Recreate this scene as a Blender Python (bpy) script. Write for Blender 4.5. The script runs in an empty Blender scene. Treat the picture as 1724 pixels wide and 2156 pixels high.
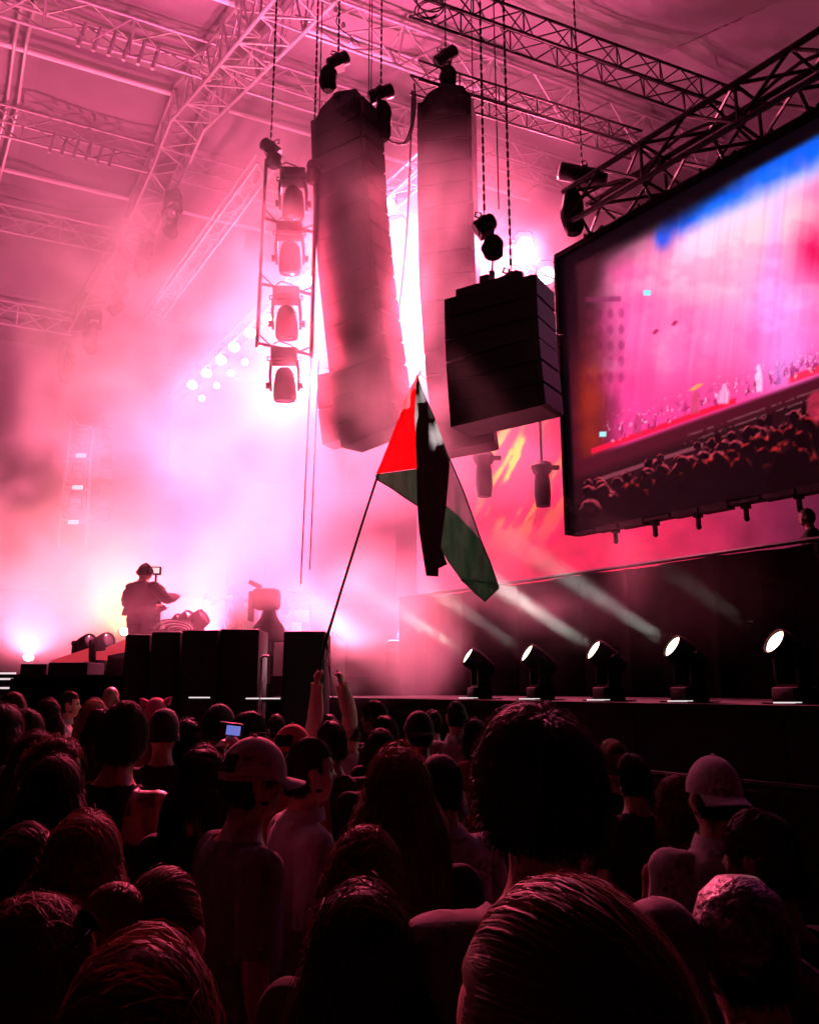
import bpy, bmesh, math, random
import numpy as np
from mathutils import Vector, Matrix, noise as mnoise

sc = bpy.context.scene
rng = np.random.default_rng(7)
random.seed(7)

# ------------------------------------------------------------------ camera
F, PITCH, CZ = 1729.0, math.radians(12.1), 1.8
cam_d = bpy.data.cameras.new('camera')
cam = bpy.data.objects.new('camera', cam_d)
sc.collection.objects.link(cam)
cam_d.sensor_fit = 'HORIZONTAL'
cam_d.sensor_width = 36
cam_d.lens = 36 * F / 1724
cam_d.clip_start, cam_d.clip_end = 0.05, 600
cam.location = (0, 0, CZ)
cam.rotation_euler = (math.pi / 2 + PITCH, 0, 0)
sc.camera = cam

# ------------------------------------------------------------------ night sky
wd = bpy.data.worlds.new('World')
sc.world = wd
wd.use_nodes = True
wn, wl = wd.node_tree.nodes, wd.node_tree.links
sky = wn.new('ShaderNodeTexSky')
sky.sky_type = 'NISHITA'
sky.sun_disc = False
sky.sun_elevation = math.radians(-9)
sky.sun_rotation = math.radians(200)
wl.new(sky.outputs[0], wn['Background'].inputs[0])
wn['Background'].inputs[1].default_value = 0.02

# ------------------------------------------------------------------ exposure, sampling
vs = sc.view_settings
vs.view_transform = 'Standard'
vs.look = 'None'
vs.exposure = 0.0
vs.gamma = 1.0
vs.use_curve_mapping = False
cy = sc.cycles
cy.max_bounces = 4
cy.diffuse_bounces = 2
cy.glossy_bounces = 2
cy.transmission_bounces = 2
cy.transparent_max_bounces = 8
cy.volume_bounces = 0
cy.volume_step_rate = 6
cy.volume_max_steps = 128
cy.sample_clamp_indirect = 4
cy.use_denoising = True
cy.use_adaptive_sampling = True
cy.adaptive_threshold = .03
cy.adaptive_min_samples = 12

# ------------------------------------------------------------------ helpers
C = sc.collection
ZUP = Vector((0, 0, 1))
EYE = Vector((0, 0, CZ))


def ray(px, py):
    a, b = (px - 862) / F, (1078 - py) / F
    return Vector((a, math.cos(PITCH) - b * math.sin(PITCH), math.sin(PITCH) + b * math.cos(PITCH)))


def P(px, py, Y):
    r = ray(px, py)
    return EYE + r * (Y / r.y)


def PZ(px, py, z):
    r = ray(px, py)
    return EYE + r * ((z - CZ) / r.z)


def on_plane(px, py, p0, n):
    r = ray(px, py)
    return EYE + r * ((p0 - EYE).dot(n) / r.dot(n))


def project(p):
    d = p - EYE
    c, s = math.cos(PITCH), math.sin(PITCH)
    fw = d.y * c + d.z * s
    up = -d.y * s + d.z * c
    return 862 + F * d.x / fw, 1078 - F * up / fw


MATS = {}


def mat(name, col, rough=.6, metal=0., spec=.5, grain=0., gscale=20., bump=0., trans=0., emit=None, estr=1., sheen=0.):
    m = bpy.data.materials.new(name)
    m.use_nodes = True
    nt = m.node_tree
    b = nt.nodes['Principled BSDF']
    b.inputs['Base Color'].default_value = (*col, 1)
    b.inputs['Roughness'].default_value = rough
    b.inputs['Metallic'].default_value = metal
    b.inputs['Specular IOR Level'].default_value = spec
    if sheen:
        b.inputs['Sheen Weight'].default_value = sheen
    if emit:
        b.inputs['Emission Color'].default_value = (*emit, 1)
        b.inputs['Emission Strength'].default_value = estr
    if grain or bump:
        tc = nt.nodes.new('ShaderNodeTexCoord')
        n = nt.nodes.new('ShaderNodeTexNoise')
        n.inputs['Scale'].default_value = gscale
        n.inputs['Detail'].default_value = 5
        nt.links.new(tc.outputs['Object'], n.inputs['Vector'])
        if grain:
            r = nt.nodes.new('ShaderNodeValToRGB')
            r.color_ramp.elements[0].position = .3
            r.color_ramp.elements[1].position = .72
            r.color_ramp.elements[0].color = (*[c * (1 - grain) for c in col], 1)
            r.color_ramp.elements[1].color = (*[min(1, c * (1 + grain)) for c in col], 1)
            nt.links.new(n.outputs[0], r.inputs[0])
            nt.links.new(r.outputs[0], b.inputs['Base Color'])
        if bump:
            bp = nt.nodes.new('ShaderNodeBump')
            bp.inputs['Strength'].default_value = bump
            bp.inputs['Distance'].default_value = .01
            nt.links.new(n.outputs[0], bp.inputs['Height'])
            nt.links.new(bp.outputs[0], b.inputs['Normal'])
    if trans:
        out = nt.nodes['Material Output']
        t = nt.nodes.new('ShaderNodeBsdfTranslucent')
        t.inputs[0].default_value = (*col, 1)
        mx = nt.nodes.new('ShaderNodeMixShader')
        mx.inputs[0].default_value = trans
        nt.links.new(b.outputs[0], mx.inputs[1])
        nt.links.new(t.outputs[0], mx.inputs[2])
        nt.links.new(mx.outputs[0], out.inputs['Surface'])
    if emit:
        m.cycles.emission_sampling = 'NONE'
    MATS[name] = m
    return m


mat('black_box', (.011, .011, .012), .6, spec=.25, grain=.4, gscale=9, bump=.15)
mat('black_metal', (.009, .009, .010), .55, spec=.2, grain=.3, gscale=30)
mat('black_drape', (.005, .0045, .005), .95, spec=.03, grain=.4, gscale=6)
mat('alu', (.42, .42, .44), .45, metal=.35, grain=.25, gscale=12)
mat('tube_white', (.75, .75, .75), .4, grain=.1, gscale=6)
mat('roof_skin', (.26, .24, .27), .8, spec=.2, grain=.25, gscale=.35, trans=.15)
mat('fixture_black', (.005, .005, .005), .7, spec=.08)
mat('rubber', (.015, .015, .015), .7)
mat('wood', (.10, .06, .035), .6, grain=.4, gscale=14, bump=.2)
mat('deck', (.010, .010, .011), .7, spec=.15, grain=.4, gscale=3, bump=.2)
mat('ground', (.05, .045, .04), .9, grain=.5, gscale=2, bump=.5)
mat('white_tape', (.8, .8, .78), .5)
mat('skin', (.42, .23, .17), .45, spec=.45, grain=.12, gscale=25)
mat('skin_dark', (.16, .08, .055), .42, spec=.45, grain=.12, gscale=25)
mat('lens_pink', (.9, .7, .8), .2, emit=(1, .75, .85), estr=45)
mat('lens_white', (.9, .9, .9), .2, emit=(1, .88, .56), estr=5)
mat('lens_off', (.05, .05, .06), .08, spec=.8)
mat('led_red', (.3, .01, .01), .3, emit=(1, .06, .10), estr=.5)
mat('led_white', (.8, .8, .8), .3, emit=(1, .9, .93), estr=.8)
mat('phone_screen', (.02, .02, .03), .1, emit=(.25, .3, 1.0), estr=.6)
mat('phone_body', (.03, .03, .035), .25)


def link(o, parent=None):
    C.objects.link(o)
    if parent:
        o.parent = parent
    return o


def tag(o, label=None, cat=None, group=None, kind=None):
    if label:
        o['label'] = label
    if cat:
        o['category'] = cat
    if group:
        o['group'] = group
    if kind:
        o['kind'] = kind
    return o


def thing(name, label, cat, loc=(0, 0, 0), rotz=0., group=None):
    o = bpy.data.objects.new(name, None)
    o.empty_display_size = .1
    link(o)
    o.location = loc
    o.rotation_euler = (0, 0, rotz)
    return tag(o, label, cat, group)


class MB:
    """collects shapes; build() links them as one mesh object"""

    def __init__(s):
        s.v, s.f = [], []

    def add(s, vs, fs):
        n = len(s.v)
        s.v += [tuple(x) for x in vs]
        s.f += [tuple(i + n for i in f) for f in fs]
        return s

    def box(s, c, d, M=None):
        x, y, z = [k / 2 for k in d]
        vs = [Vector((sx * x, sy * y, sz * z)) for sz in (-1, 1) for sy in (-1, 1) for sx in (-1, 1)]
        if M is not None:
            vs = [M @ q for q in vs]
        vs = [q + Vector(c) for q in vs]
        return s.add(vs, [(0, 2, 3, 1), (4, 5, 7, 6), (0, 1, 5, 4), (2, 6, 7, 3), (0, 4, 6, 2), (1, 3, 7, 5)])

    def bbox(s, c, d, b=.01, M=None):
        """box with bevelled vertical and horizontal edges"""
        bm = bmesh.new()
        bmesh.ops.create_cube(bm, size=1)
        for q in bm.verts:
            q.co = Vector((q.co.x * d[0], q.co.y * d[1], q.co.z * d[2]))
        bmesh.ops.bevel(bm, geom=bm.edges[:], offset=b, segments=2, affect='EDGES', profile=.5)
        bm.verts.index_update()
        vs = [(M @ q.co if M is not None else q.co) + Vector(c) for q in bm.verts]
        fs = [[q.index for q in f.verts] for f in bm.faces]
        bm.free()
        return s.add(vs, fs)

    def tube(s, pts, r, n=8, cap=True):
        pts = [Vector(p) for p in pts]
        rs = r if isinstance(r, (list, tuple)) else [r] * len(pts)
        vs, fs = [], []
        ref = None
        for i, p in enumerate(pts):
            d = (pts[min(i + 1, len(pts) - 1)] - pts[max(i - 1, 0)])
            d = d.normalized() if d.length > 1e-9 else Vector((0, 0, 1))
            if ref is None:
                ref = Vector((1, 0, 0)) if abs(d.x) < .8 else Vector((0, 1, 0))
            a = (ref - d * ref.dot(d)).normalized()
            ref = a
            b = d.cross(a)
            for k in range(n):
                t = 2 * math.pi * k / n
                vs.append(p + (a * math.cos(t) + b * math.sin(t)) * rs[i])
        for i in range(len(pts) - 1):
            for k in range(n):
                k2 = (k + 1) % n
                fs.append((i * n + k, i * n + k2, (i + 1) * n + k2, (i + 1) * n + k))
        if cap:
            fs.append(tuple(range(n))[::-1])
            fs.append(tuple((len(pts) - 1) * n + k for k in range(n)))
        return s.add(vs, fs)

    def ell(s, c, r, nu=16, nv=10, M=None):
        vs, fs = [], []
        c = Vector(c)
        for j in range(nv + 1):
            ph = math.pi * j / nv
            for i in range(nu):
                th = 2 * math.pi * i / nu
                q = Vector((r[0] * math.sin(ph) * math.cos(th), r[1] * math.sin(ph) * math.sin(th), r[2] * math.cos(ph)))
                vs.append(c + (M @ q if M is not None else q))
        for j in range(nv):
            for i in range(nu):
                i2 = (i + 1) % nu
                fs.append((j * nu + i, (j + 1) * nu + i, (j + 1) * nu + i2, j * nu + i2))
        return s.add(vs, fs)

    def prism(s, poly, y0, y1):
        """polygon in local xz, extruded along y"""
        n = len(poly)
        vs = [(x, y0, z) for x, z in poly] + [(x, y1, z) for x, z in poly]
        fs = [tuple(range(n)), tuple(range(n, 2 * n))[::-1]]
        fs += [(i, i + n, (i + 1) % n + n, (i + 1) % n) for i in range(n)]
        return s.add(vs, fs)

    def lathe(s, prof, c=(0, 0, 0), n=20, M=None):
        """profile [(r,z)] round local z"""
        vs, fs = [], []
        for r, z in prof:
            for k in range(n):
                t = 2 * math.pi * k / n
                q = Vector((r * math.cos(t), r * math.sin(t), z))
                vs.append((M @ q if M is not None else q) + Vector(c))
        for i in range(len(prof) - 1):
            for k in range(n):
                k2 = (k + 1) % n
                fs.append((i * n + k, i * n + k2, (i + 1) * n + k2, (i + 1) * n + k))
        return s.add(vs, fs)

    def mesh(s, name, m, smooth=False):
        me = bpy.data.meshes.new(name)
        me.from_pydata(s.v, [], s.f)
        me.materials.append(MATS[m] if isinstance(m, str) else m)
        bm = bmesh.new()
        bm.from_mesh(me)
        bmesh.ops.recalc_face_normals(bm, faces=bm.faces[:])
        bm.to_mesh(me)
        bm.free()
        if smooth:
            me.shade_smooth()
            if smooth != 'all':
                me.set_sharp_from_angle(angle=math.radians(35))
        return me

    def build(s, name, m, parent=None, smooth=False):
        return link(bpy.data.objects.new(name, s.mesh(name, m, smooth)), parent)


def inst(name, me, parent, M=None):
    o = bpy.data.objects.new(name, me)
    link(o, parent)
    if M is not None:
        o.matrix_basis = M
    return o


UNIT = {}


def rod(name, a, b, r, m, parent, n=6):
    """one straight tube as its own object; alike rods share the unit mesh"""
    key = (m, n)
    if key not in UNIT:
        UNIT[key] = MB().tube([(0, 0, -.5), (0, 0, .5)], 1, n).mesh('rod', m, True)
    a, b = Vector(a), Vector(b)
    d = b - a
    M = Matrix.Translation((a + b) / 2) @ d.to_track_quat('Z', 'Y').to_matrix().to_4x4() @ Matrix.Diagonal((r, r, d.length, 1))
    return inst(name, UNIT[key], parent, M)


def truss(name, label, p0, p1, w, h, bay, cr, br, m, tri=False, up=ZUP, group=None, faces=None, skip=(), cat='truss'):
    p0, p1 = Vector(p0), Vector(p1)
    t = thing(name, label, cat, p0, 0, group)
    d = p1 - p0
    Ln = d.length
    d.normalize()
    s = d.cross(up).normalized()
    u = s.cross(d).normalized()
    offs = ([s * w / 2 + u * h / 2, -s * w / 2 + u * h / 2, -u * h / 2] if tri else
            [s * w / 2 + u * h / 2, -s * w / 2 + u * h / 2, -s * w / 2 - u * h / 2, s * w / 2 - u * h / 2])
    for o in offs:
        rod('chord', o, d * Ln + o, cr, m, t, 8)
    n = max(2, int(round(Ln / bay)))
    k = len(offs)
    for f in range(k):
        if faces is not None and f not in faces:
            continue
        A, B = offs[f], offs[(f + 1) % k]
        for i in range(n):
            if (f, i) in skip:
                continue
            a, b = (A, B) if i % 2 == 0 else (B, A)
            rod('brace', a + d * Ln * i / n, b + d * Ln * (i + 1) / n, br, m, t)
            if i and (i % 2 == 0):
                rod('brace', A + d * Ln * i / n, B + d * Ln * i / n, br, m, t)
    return t


def spot_light(parent, name, loc, target, power, col, size, blend=.6, r=.1):
    l = bpy.data.lights.new(name, 'SPOT')
    l.energy = power
    l.color = col
    l.spot_size = math.radians(size)
    l.spot_blend = blend
    l.shadow_soft_size = r
    o = bpy.data.objects.new(name, l)
    link(o, parent)
    o.location = loc
    o.rotation_euler = (Vector(target) - Vector(loc)).to_track_quat('-Z', 'Y').to_euler()
    return o


PINK = (1, .12, .26)
PALE = (1, .15, .265)
MAGENTA = (1, .125, .32)
CRIMSON = (1, .07, .15)
US = Vector((-.6, .8, 0))          # along the wing and the side screen, away from us
VS = Vector((.8, .6, 0))           # upstage
# lamp powers
LP = dict(A=[400, 400, 400, 400, 500, 500, 900, 1500, 4500], As=115, R=13000, G=13000, H=24500, F=28500, F2=5000, Fs=110, Y=5000, L=24000, S=5000,
          B=[7000, 15000, 46000, 42000, 24000], LED=1.9, Q=46000)
# ------------------------------------------------------------------ ground and stage
tag(MB().add([(-120, -30, 0), (120, -30, 0), (120, 170, 0), (-120, 170, 0)], [(0, 1, 2, 3)]).build('ground', 'ground'), kind='structure')


def extrude_poly(name, pts, z0, z1, m, parent=None):
    n = len(pts)
    b = MB()
    b.add([(p[0], p[1], z0) for p in pts] + [(p[0], p[1], z1) for p in pts],
          [tuple(range(n))[::-1], tuple(range(n, 2 * n))] + [(i, (i + 1) % n, (i + 1) % n + n, i + n) for i in range(n)])
    return b.build(name, m, parent)


L0 = Vector((.35, 10.55, 0))       # front edge of the wing deck


def LL(t, v=0.):
    return L0 + US * t + VS * v


tag(extrude_poly('stage_deck', [LL(4.6), LL(34), LL(34, 17), LL(4.6, 17)], .0, 2.0, 'deck'), 'black main stage deck behind the line of subwoofers', 'stage')
wg = thing('wing_deck', 'long black side wing deck carrying five white beam lights', 'stage', LL(-5))
wl_ = extrude_poly('deck_top', [(p - LL(-5)).to_tuple() for p in (LL(-12), LL(4.58), LL(4.58, 6), LL(-12, 6))], 1.55, 1.66, 'deck', wg)
for i in range(11):
    a = LL(-12 + i * 1.5, .02) - LL(-5)
    b = LL(-12 + i * 1.5 + 1.485, .02) - LL(-5)
    q = VS * .03
    MB().add([(*p.xy, z) for z in (.02, 1.55) for p in (a, b, b + q, a + q)],
             [(0, 1, 2, 3), (4, 5, 6, 7), (0, 1, 5, 4), (1, 2, 6, 5), (2, 3, 7, 6), (3, 0, 4, 7)]).build('front_panel', 'black_box', wg)

# black wall behind the wing: cloth panels hung side by side
W0 = Vector((2.44, 12.5, 0)) + US * 4.4
ww = thing('wing_wall', 'tall black draped wall behind the row of beam lights', 'wall', W0)
nx = 60
for k in range(8):
    b = MB()
    vs, fs = [], []
    for i in range(nx // 4 + 1):
        s = k * 2.3 + 2.285 * i / (nx // 4)
        off = .035 * math.sin(s * 9 + k) + .02 * math.sin(s * 23)
        p = -US * s - VS * off
        top = 3.46 + .012 * math.sin(s * 3)
        vs += [(p.x, p.y, 1.67 if s > .1 else .02), (p.x, p.y, top), (p.x + .05 * VS.x, p.y + .05 * VS.y, top), (p.x + .05 * VS.x, p.y + .05 * VS.y, 1.67 if s > .1 else .02)]
    for i in range(nx // 4):
        for j in range(4):
            fs.append((i * 4 + j, i * 4 + (j + 1) % 4, (i + 1) * 4 + (j + 1) % 4, (i + 1) * 4 + j))
    b.add(vs, fs).build('drape', 'black_drape', ww, True)
rod('top_rail', Vector((0, 0, 3.5)), -US * 18.4 + Vector((0, 0, 3.5)), .03, 'black_metal', ww)

# ------------------------------------------------------------------ stage roof
VA = Vector((math.sin(math.radians(64.6)), math.cos(math.radians(64.6)), 0))
AP = [P(600, 0, 14.3), P(470, 150, 18.2), P(400, 228, 21.0), P(350, 350, 23.5), P(270, 520, 26.8), P(170, 690, 30.0), P(130, 780, 31.2), P(95, 1010, 33.0), P(80, 1290, 33.6)]
AP.insert(0, AP[0] + (AP[0] - AP[2]) * .9)
roof = thing('stage_roof', 'pink lit fabric stage roof stretched above the roof trusses', 'roof', AP[3])
for i in range(len(AP) - 1):
    a, b = AP[i] + ZUP * .9 - AP[3], AP[i + 1] + ZUP * .9 - AP[3]
    for j in range(9):
        v0, v1 = -20 + j * 4.0, -20 + (j + 1) * 4.0
        vs, fs = [], []
        n = 8
        for q in range(n + 1):
            for r_ in range(n + 1):
                s, t = q / n, r_ / n
                p = a.lerp(b, s) + VA * (v0 + (v1 - v0) * t)
                sag = -.22 * math.sin(math.pi * t) * math.sin(math.pi * s) + .012 * math.sin(7 * s + 5 * t + i + j)
                vs.append(p + ZUP * sag)
        for q in range(n):
            for r_ in range(n):
                fs.append((q * (n + 1) + r_, q * (n + 1) + r_ + 1, (q + 1) * (n + 1) + r_ + 1, (q + 1) * (n + 1) + r_))
        MB().add(vs, fs).build('roof_panel', 'roof_skin', roof, 'all')

names = ['lower near', 'upper near', 'upper', 'middle', 'lower', 'lower far', 'lowest far']
for i in range(1, 6):
    truss('arch_truss', ['box lattice roof arch at the top, right of centre line', 'box lattice roof arch joining the kink near the roof ridge',
                         'short steep box lattice of the roof arch below its kink', 'roof arch lattice where the clustered lamps begin',
                         'roof arch lattice fading into smoke above the far tower'][i - 1], AP[i] if i > 1 else AP[1] + (AP[1] - AP[2]) * 1.0, AP[i + 1], .95, .95, .8, .045, .025, 'alu',
          group='sections of the roof arch', up=VA.cross(AP[i + 1] - AP[i]))
pur = [(1.0, AP[2], 'highest roof purlin truss crossing the top left corner'), (1., AP[4], 'second roof purlin truss with slatted ladder end'),
       (1., AP[5], 'third roof purlin truss at the left edge beside smoke'), (1., AP[6], 'lowest roof purlin truss at the left edge, in dark haze')]
for k, a, lab in pur:
    truss('purlin_truss', lab, a - VA * .3, a - VA * 13, .8, .75, 1.0, .04, .024, 'alu', tri=True, group='roof purlins left of the arch')
for a, lab in [(AP[2], 'roof purlin truss right of the arch behind hoist chains'), (AP[1] + (AP[2] - AP[1]) * .1, 'roof purlin truss crossing behind the top centre cables'),
               (AP[4], 'faint roof purlin truss right of the arch, deep in smoke')]:
    truss('purlin_truss', lab, a + VA * .5, a + VA * 13, .8, .75, 1.1, .04, .024, 'alu', tri=True, group='roof purlins right of the arch')
for fr, lab in [(1.4, 'white roof beam tube nearest the top edge'), (3.1, 'bright white roof tube above the second purlin'), (4.6, 'white roof tube above the third purlin'),
                (2.3, 'thin white roof tube beside the arch kink')]:
    i = int(fr)
    a = AP[i].lerp(AP[i + 1], fr - i) + ZUP * .55
    tt = thing('roof_tube', lab, 'tube', a, 0, 'white roof tubes')
    rod('pipe', -VA * .4, -VA * 6.2, .075, 'tube_white', tt, 10)
    rod('pipe', -VA * 6.5, -VA * 14, .075, 'tube_white', tt, 10)
    rod('pipe', VA * 1.2, VA * 12, .06, 'tube_white', tt, 10)
    MB().box(-VA * 6.35, (.3, .25, .25)).build('coupler', 'alu', tt)
rf = thing('roof_rafter', 'slender roof rafter running down the left side between purlins', 'rafter', AP[2] - VA * 4.4 + ZUP * .5)
for i in range(1, 6):
    o = rf.location
    for dx in (0, .28):
        rod('rail', AP[i] - VA * (4.4 + dx) + ZUP * .5 - o, AP[i + 1] - VA * (4.4 + dx) + ZUP * .5 - o, .05, 'alu', rf)
# slatted ladder ends on the purlins next to the arch
for a, lab in ((AP[2], 'row of short slats on the highest purlin by the arch'), (AP[4], 'row of short slats on the second purlin by the arch')):
    ld = thing('slat_rack', lab, 'rack', a - VA * 1.6 - ZUP * .2)
    for k in range(6):
        rod('slat', VA * (-.34 * k) + ZUP * .35, VA * (-.34 * k - .12) - ZUP * .35, .05, 'alu', ld)

# ------------------------------------------------------------------ trusses on the right
truss('lighting_truss', 'dark box truss running from top centre to upper right haze', PZ(872, -12, 14.6), PZ(1540, 226, 14.6), .52, .52, .55, .03, .016, 'black_metal', cat='truss')
truss('lighting_truss', 'box truss carrying the centre speaker hang, fading to the right', PZ(872, 162, 13.55), PZ(1340, 305, 13.55), .42, .42, .45, .026, .014, 'black_metal')
truss('lighting_truss', 'faint truss in the dark upper right corner of the roof', PZ(1400, -40, 16), PZ(1640, 60, 16), .5, .5, .7, .03, .018, 'alu')
truss('lighting_truss', 'thin ladder truss slanting down left behind the lamp ladder', P(560, 340, 20), P(318, 672, 27), .5, .3, .6, .035, .02, 'alu')
truss('lighting_truss', 'glowing truss behind the short speaker hang, by the lamp flare', P(1030, 560, 19), P(1250, 640, 17.5), .4, .4, .45, .03, .016, 'alu')
truss('lighting_truss', 'hazy truss carrying the diagonal row of lit pink lamps', PZ(370, 832, 13.1), PZ(900, 340, 13.1), .4, .4, .6, .03, .016, 'alu')
# roof cables crossing top centre
for (a, b, lab) in [(P(690, -10, 14), P(745, 95, 14), 'slack cable with shackles beside the top centre chains'),
                    (P(860, -5, 12), P(925, 30, 12), 'coiled black cable loop at the top edge')]:
    tcb = thing('cable', lab, 'cable', a)
    pts = []
    if 'coil' in lab:
        for i in range(60):
            t = i / 59
            pts.append((b - a) * .5 + Vector((.27 * math.cos(t * 18) * (1 - .3 * t) + .1, .1 * math.sin(t * 9), .2 * math.sin(t * 18) * (1 - .2 * t))))
        MB().tube(pts, .014, 6).build('loop', 'rubber', tcb, True)
    else:
        for i in range(14):
            t = i / 13
            pts.append((b - a) * t + Vector((.12 * math.sin(t * 8), 0, 0)))
        MB().tube(pts, .012, 6).build('wire', 'rubber', tcb, True)
        for t in (.3, .6, .9):
            MB().ell((b - a) * t, (.05, .05, .08), 8, 6).build('shackle', 'alu', tcb, True)

# ------------------------------------------------------------------ chain hoists
link_me = None


def chain_mesh(length, m='black_metal', r=.011):
    b = MB()
    n = int(length / .075)
    for i in range(n):
        z = i * length / n
        if i % 2:
            b.box((0, 0, z), (.035, .012, .1))
        else:
            b.box((0, 0, z), (.012, .035, .1))
    return b


hoist_mat = mat('hoist_black', (.009, .009, .010), .55, spec=.2, grain=.4, gscale=25)
mat('chain_bag', (.009, .009, .009), .9, spec=.15, grain=.4, gscale=30, bump=.4)


def hoist(label, mp, Y, ml, ang, bag=None, topy=-30, scale=1., chain_r=None, bag_len=.7):
    """motor centred on pixel mp at depth Y; bag hangs from pixel bag; chain runs straight up"""
    o = P(*mp, Y)
    t = thing('chain_hoist', label, 'hoist', o, 0, 'chain hoists above the stage')
    R = Matrix.Rotation(math.radians(ang), 3, 'Y')
    b = MB()
    L = ml * scale
    prof = [(0, -L / 2), (.10 * scale, -L / 2), (.13 * scale, -L / 2 + .03), (.13 * scale, -.05), (.15 * scale, -.04), (.15 * scale, .05), (.13 * scale, .06), (.13 * scale, L / 2 - .03), (.10 * scale, L / 2), (0, L / 2)]
    b.lathe(prof, (0, 0, 0), 14, R @ Matrix.Rotation(math.pi / 2, 3, 'Y'))
    b.box((0, 0, -.11 * scale), (.2 * scale, .2 * scale, .14 * scale), R)
    b.build('motor', hoist_mat, t, True)
    hb = MB()
    hb.tube([R @ Vector((.0, 0, .12 * scale)), R @ Vector((.05, 0, .2 * scale)), R @ Vector((0, 0, .26 * scale)), R @ Vector((-.05, 0, .2 * scale)), R @ Vector((0, 0, .13 * scale))], .014, 6)
    hb.build('hook', 'black_metal', t, True)
    ztop = P(mp[0], topy, Y).z
    ch = chain_mesh(max(.4, ztop - o.z - .15))
    c = ch.build('chain', 'black_metal', t)
    c.location = (0, 0, .2)
    if bag:
        q = P(*bag, Y) - o
        bm_ = MB()
        n = 10
        vs, fs = [], []
        for j in range(9):
            s = j / 8
            w = (.10 + .05 * math.sin(s * 3.0)) * scale * (1.15 if 0 < j < 8 else .9)
            for k in range(n):
                a = 2 * math.pi * k / n
                vs.append(q + Vector((w * math.cos(a) * (1 + .08 * math.sin(3 * a + j)), w * .8 * math.sin(a), -s * bag_len * scale)))
        for j in range(8):
            for k in range(n):
                fs.append((j * n + k, j * n + (k + 1) % n, (j + 1) * n + (k + 1) % n, (j + 1) * n + k))
        fs += [tuple(range(n)), tuple(8 * n + k for k in range(n))]
        bm_.add(vs, fs).build('chain_bag', 'chain_bag', t, True)
        MB().tube([R @ Vector((.08, 0, -.1)), q * .5 + Vector((.06, 0, -.02)), q + Vector((0, 0, .02))], .02, 6).build('bag_strap', 'black_metal', t, True)
    return t


hoist('black chain hoist with long bag above the left speaker hang', (712, 128), 13.3, .42, -28, (692, 140), bag_len=.52)
hoist('chain hoist resting on the right corner of the left speaker hang', (802, 197), 13.3, .48, -22, (806, 215), bag_len=.8)
hoist('chain hoist on the truss over the centre speaker hang', (938, 118), 14.0, .5, -38, (943, 140), bag_len=.45)
hoist('reddish chain hoist at the top of the lamp ladder, left side', (570, 312), 13.0, .42, 40, (578, 322), bag_len=.32, scale=.9)
hoist('small chain hoist at the right top of the lamp ladder', (660, 352), 13.0, .3, 80, (660, 352), bag_len=.4, scale=.8)
hoist('chain hoist with open hook above the short speaker hang', (1020, 473), 10.4, .34, -30, (1037, 497), bag_len=.38, scale=.9)
hoist('chain hoist lying on the frame of the short speaker hang', (1076, 590), 10.3, .36, -25, (1076, 600), bag_len=.1, scale=.8)
hoist('large black chain hoist at the left end of the screen truss', (1226, 368), 13.6, .72, 12, (1203, 400), bag_len=.72, scale=1.25)

# steel lines hanging from the roof
for (x, y, Y, lab) in [(776, 190, 14.2, 'pair of thin hoist lines right of the left speaker hang'), (672, 250, 13.6, 'thin line dropping beside the left speaker hang top'),
                       (1050, 440, 12.0, 'faint line in the glow right of the centre speaker hang'), (1002, 560, 14.4, 'thin line along the right edge of the centre speaker hang'),
                       (652, 1200, 13.2, 'long steel line hanging below the lamp ladder to the stage')]:
    o = P(x, y, Y)
    t = thing('steel_line', lab, 'line', o, 0, 'steel lines hanging from the roof')
    top = 11.2 if y < 1000 else P(660, 760, Y).z - o.z
    rod('wire', (0, 0, 0), (0 if y < 1000 else .06, 0, top if y < 1000 else top), .011, 'black_metal', t)
    if 'pair' in lab:
        rod('wire', (.05, 0, 0), (.05, 0, top), .011, 'black_metal', t)

# ------------------------------------------------------------------ speaker hangs
mat('grille', (.014, .014, .015), .8, spec=.2, grain=.3, gscale=60, bump=.3)


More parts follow.
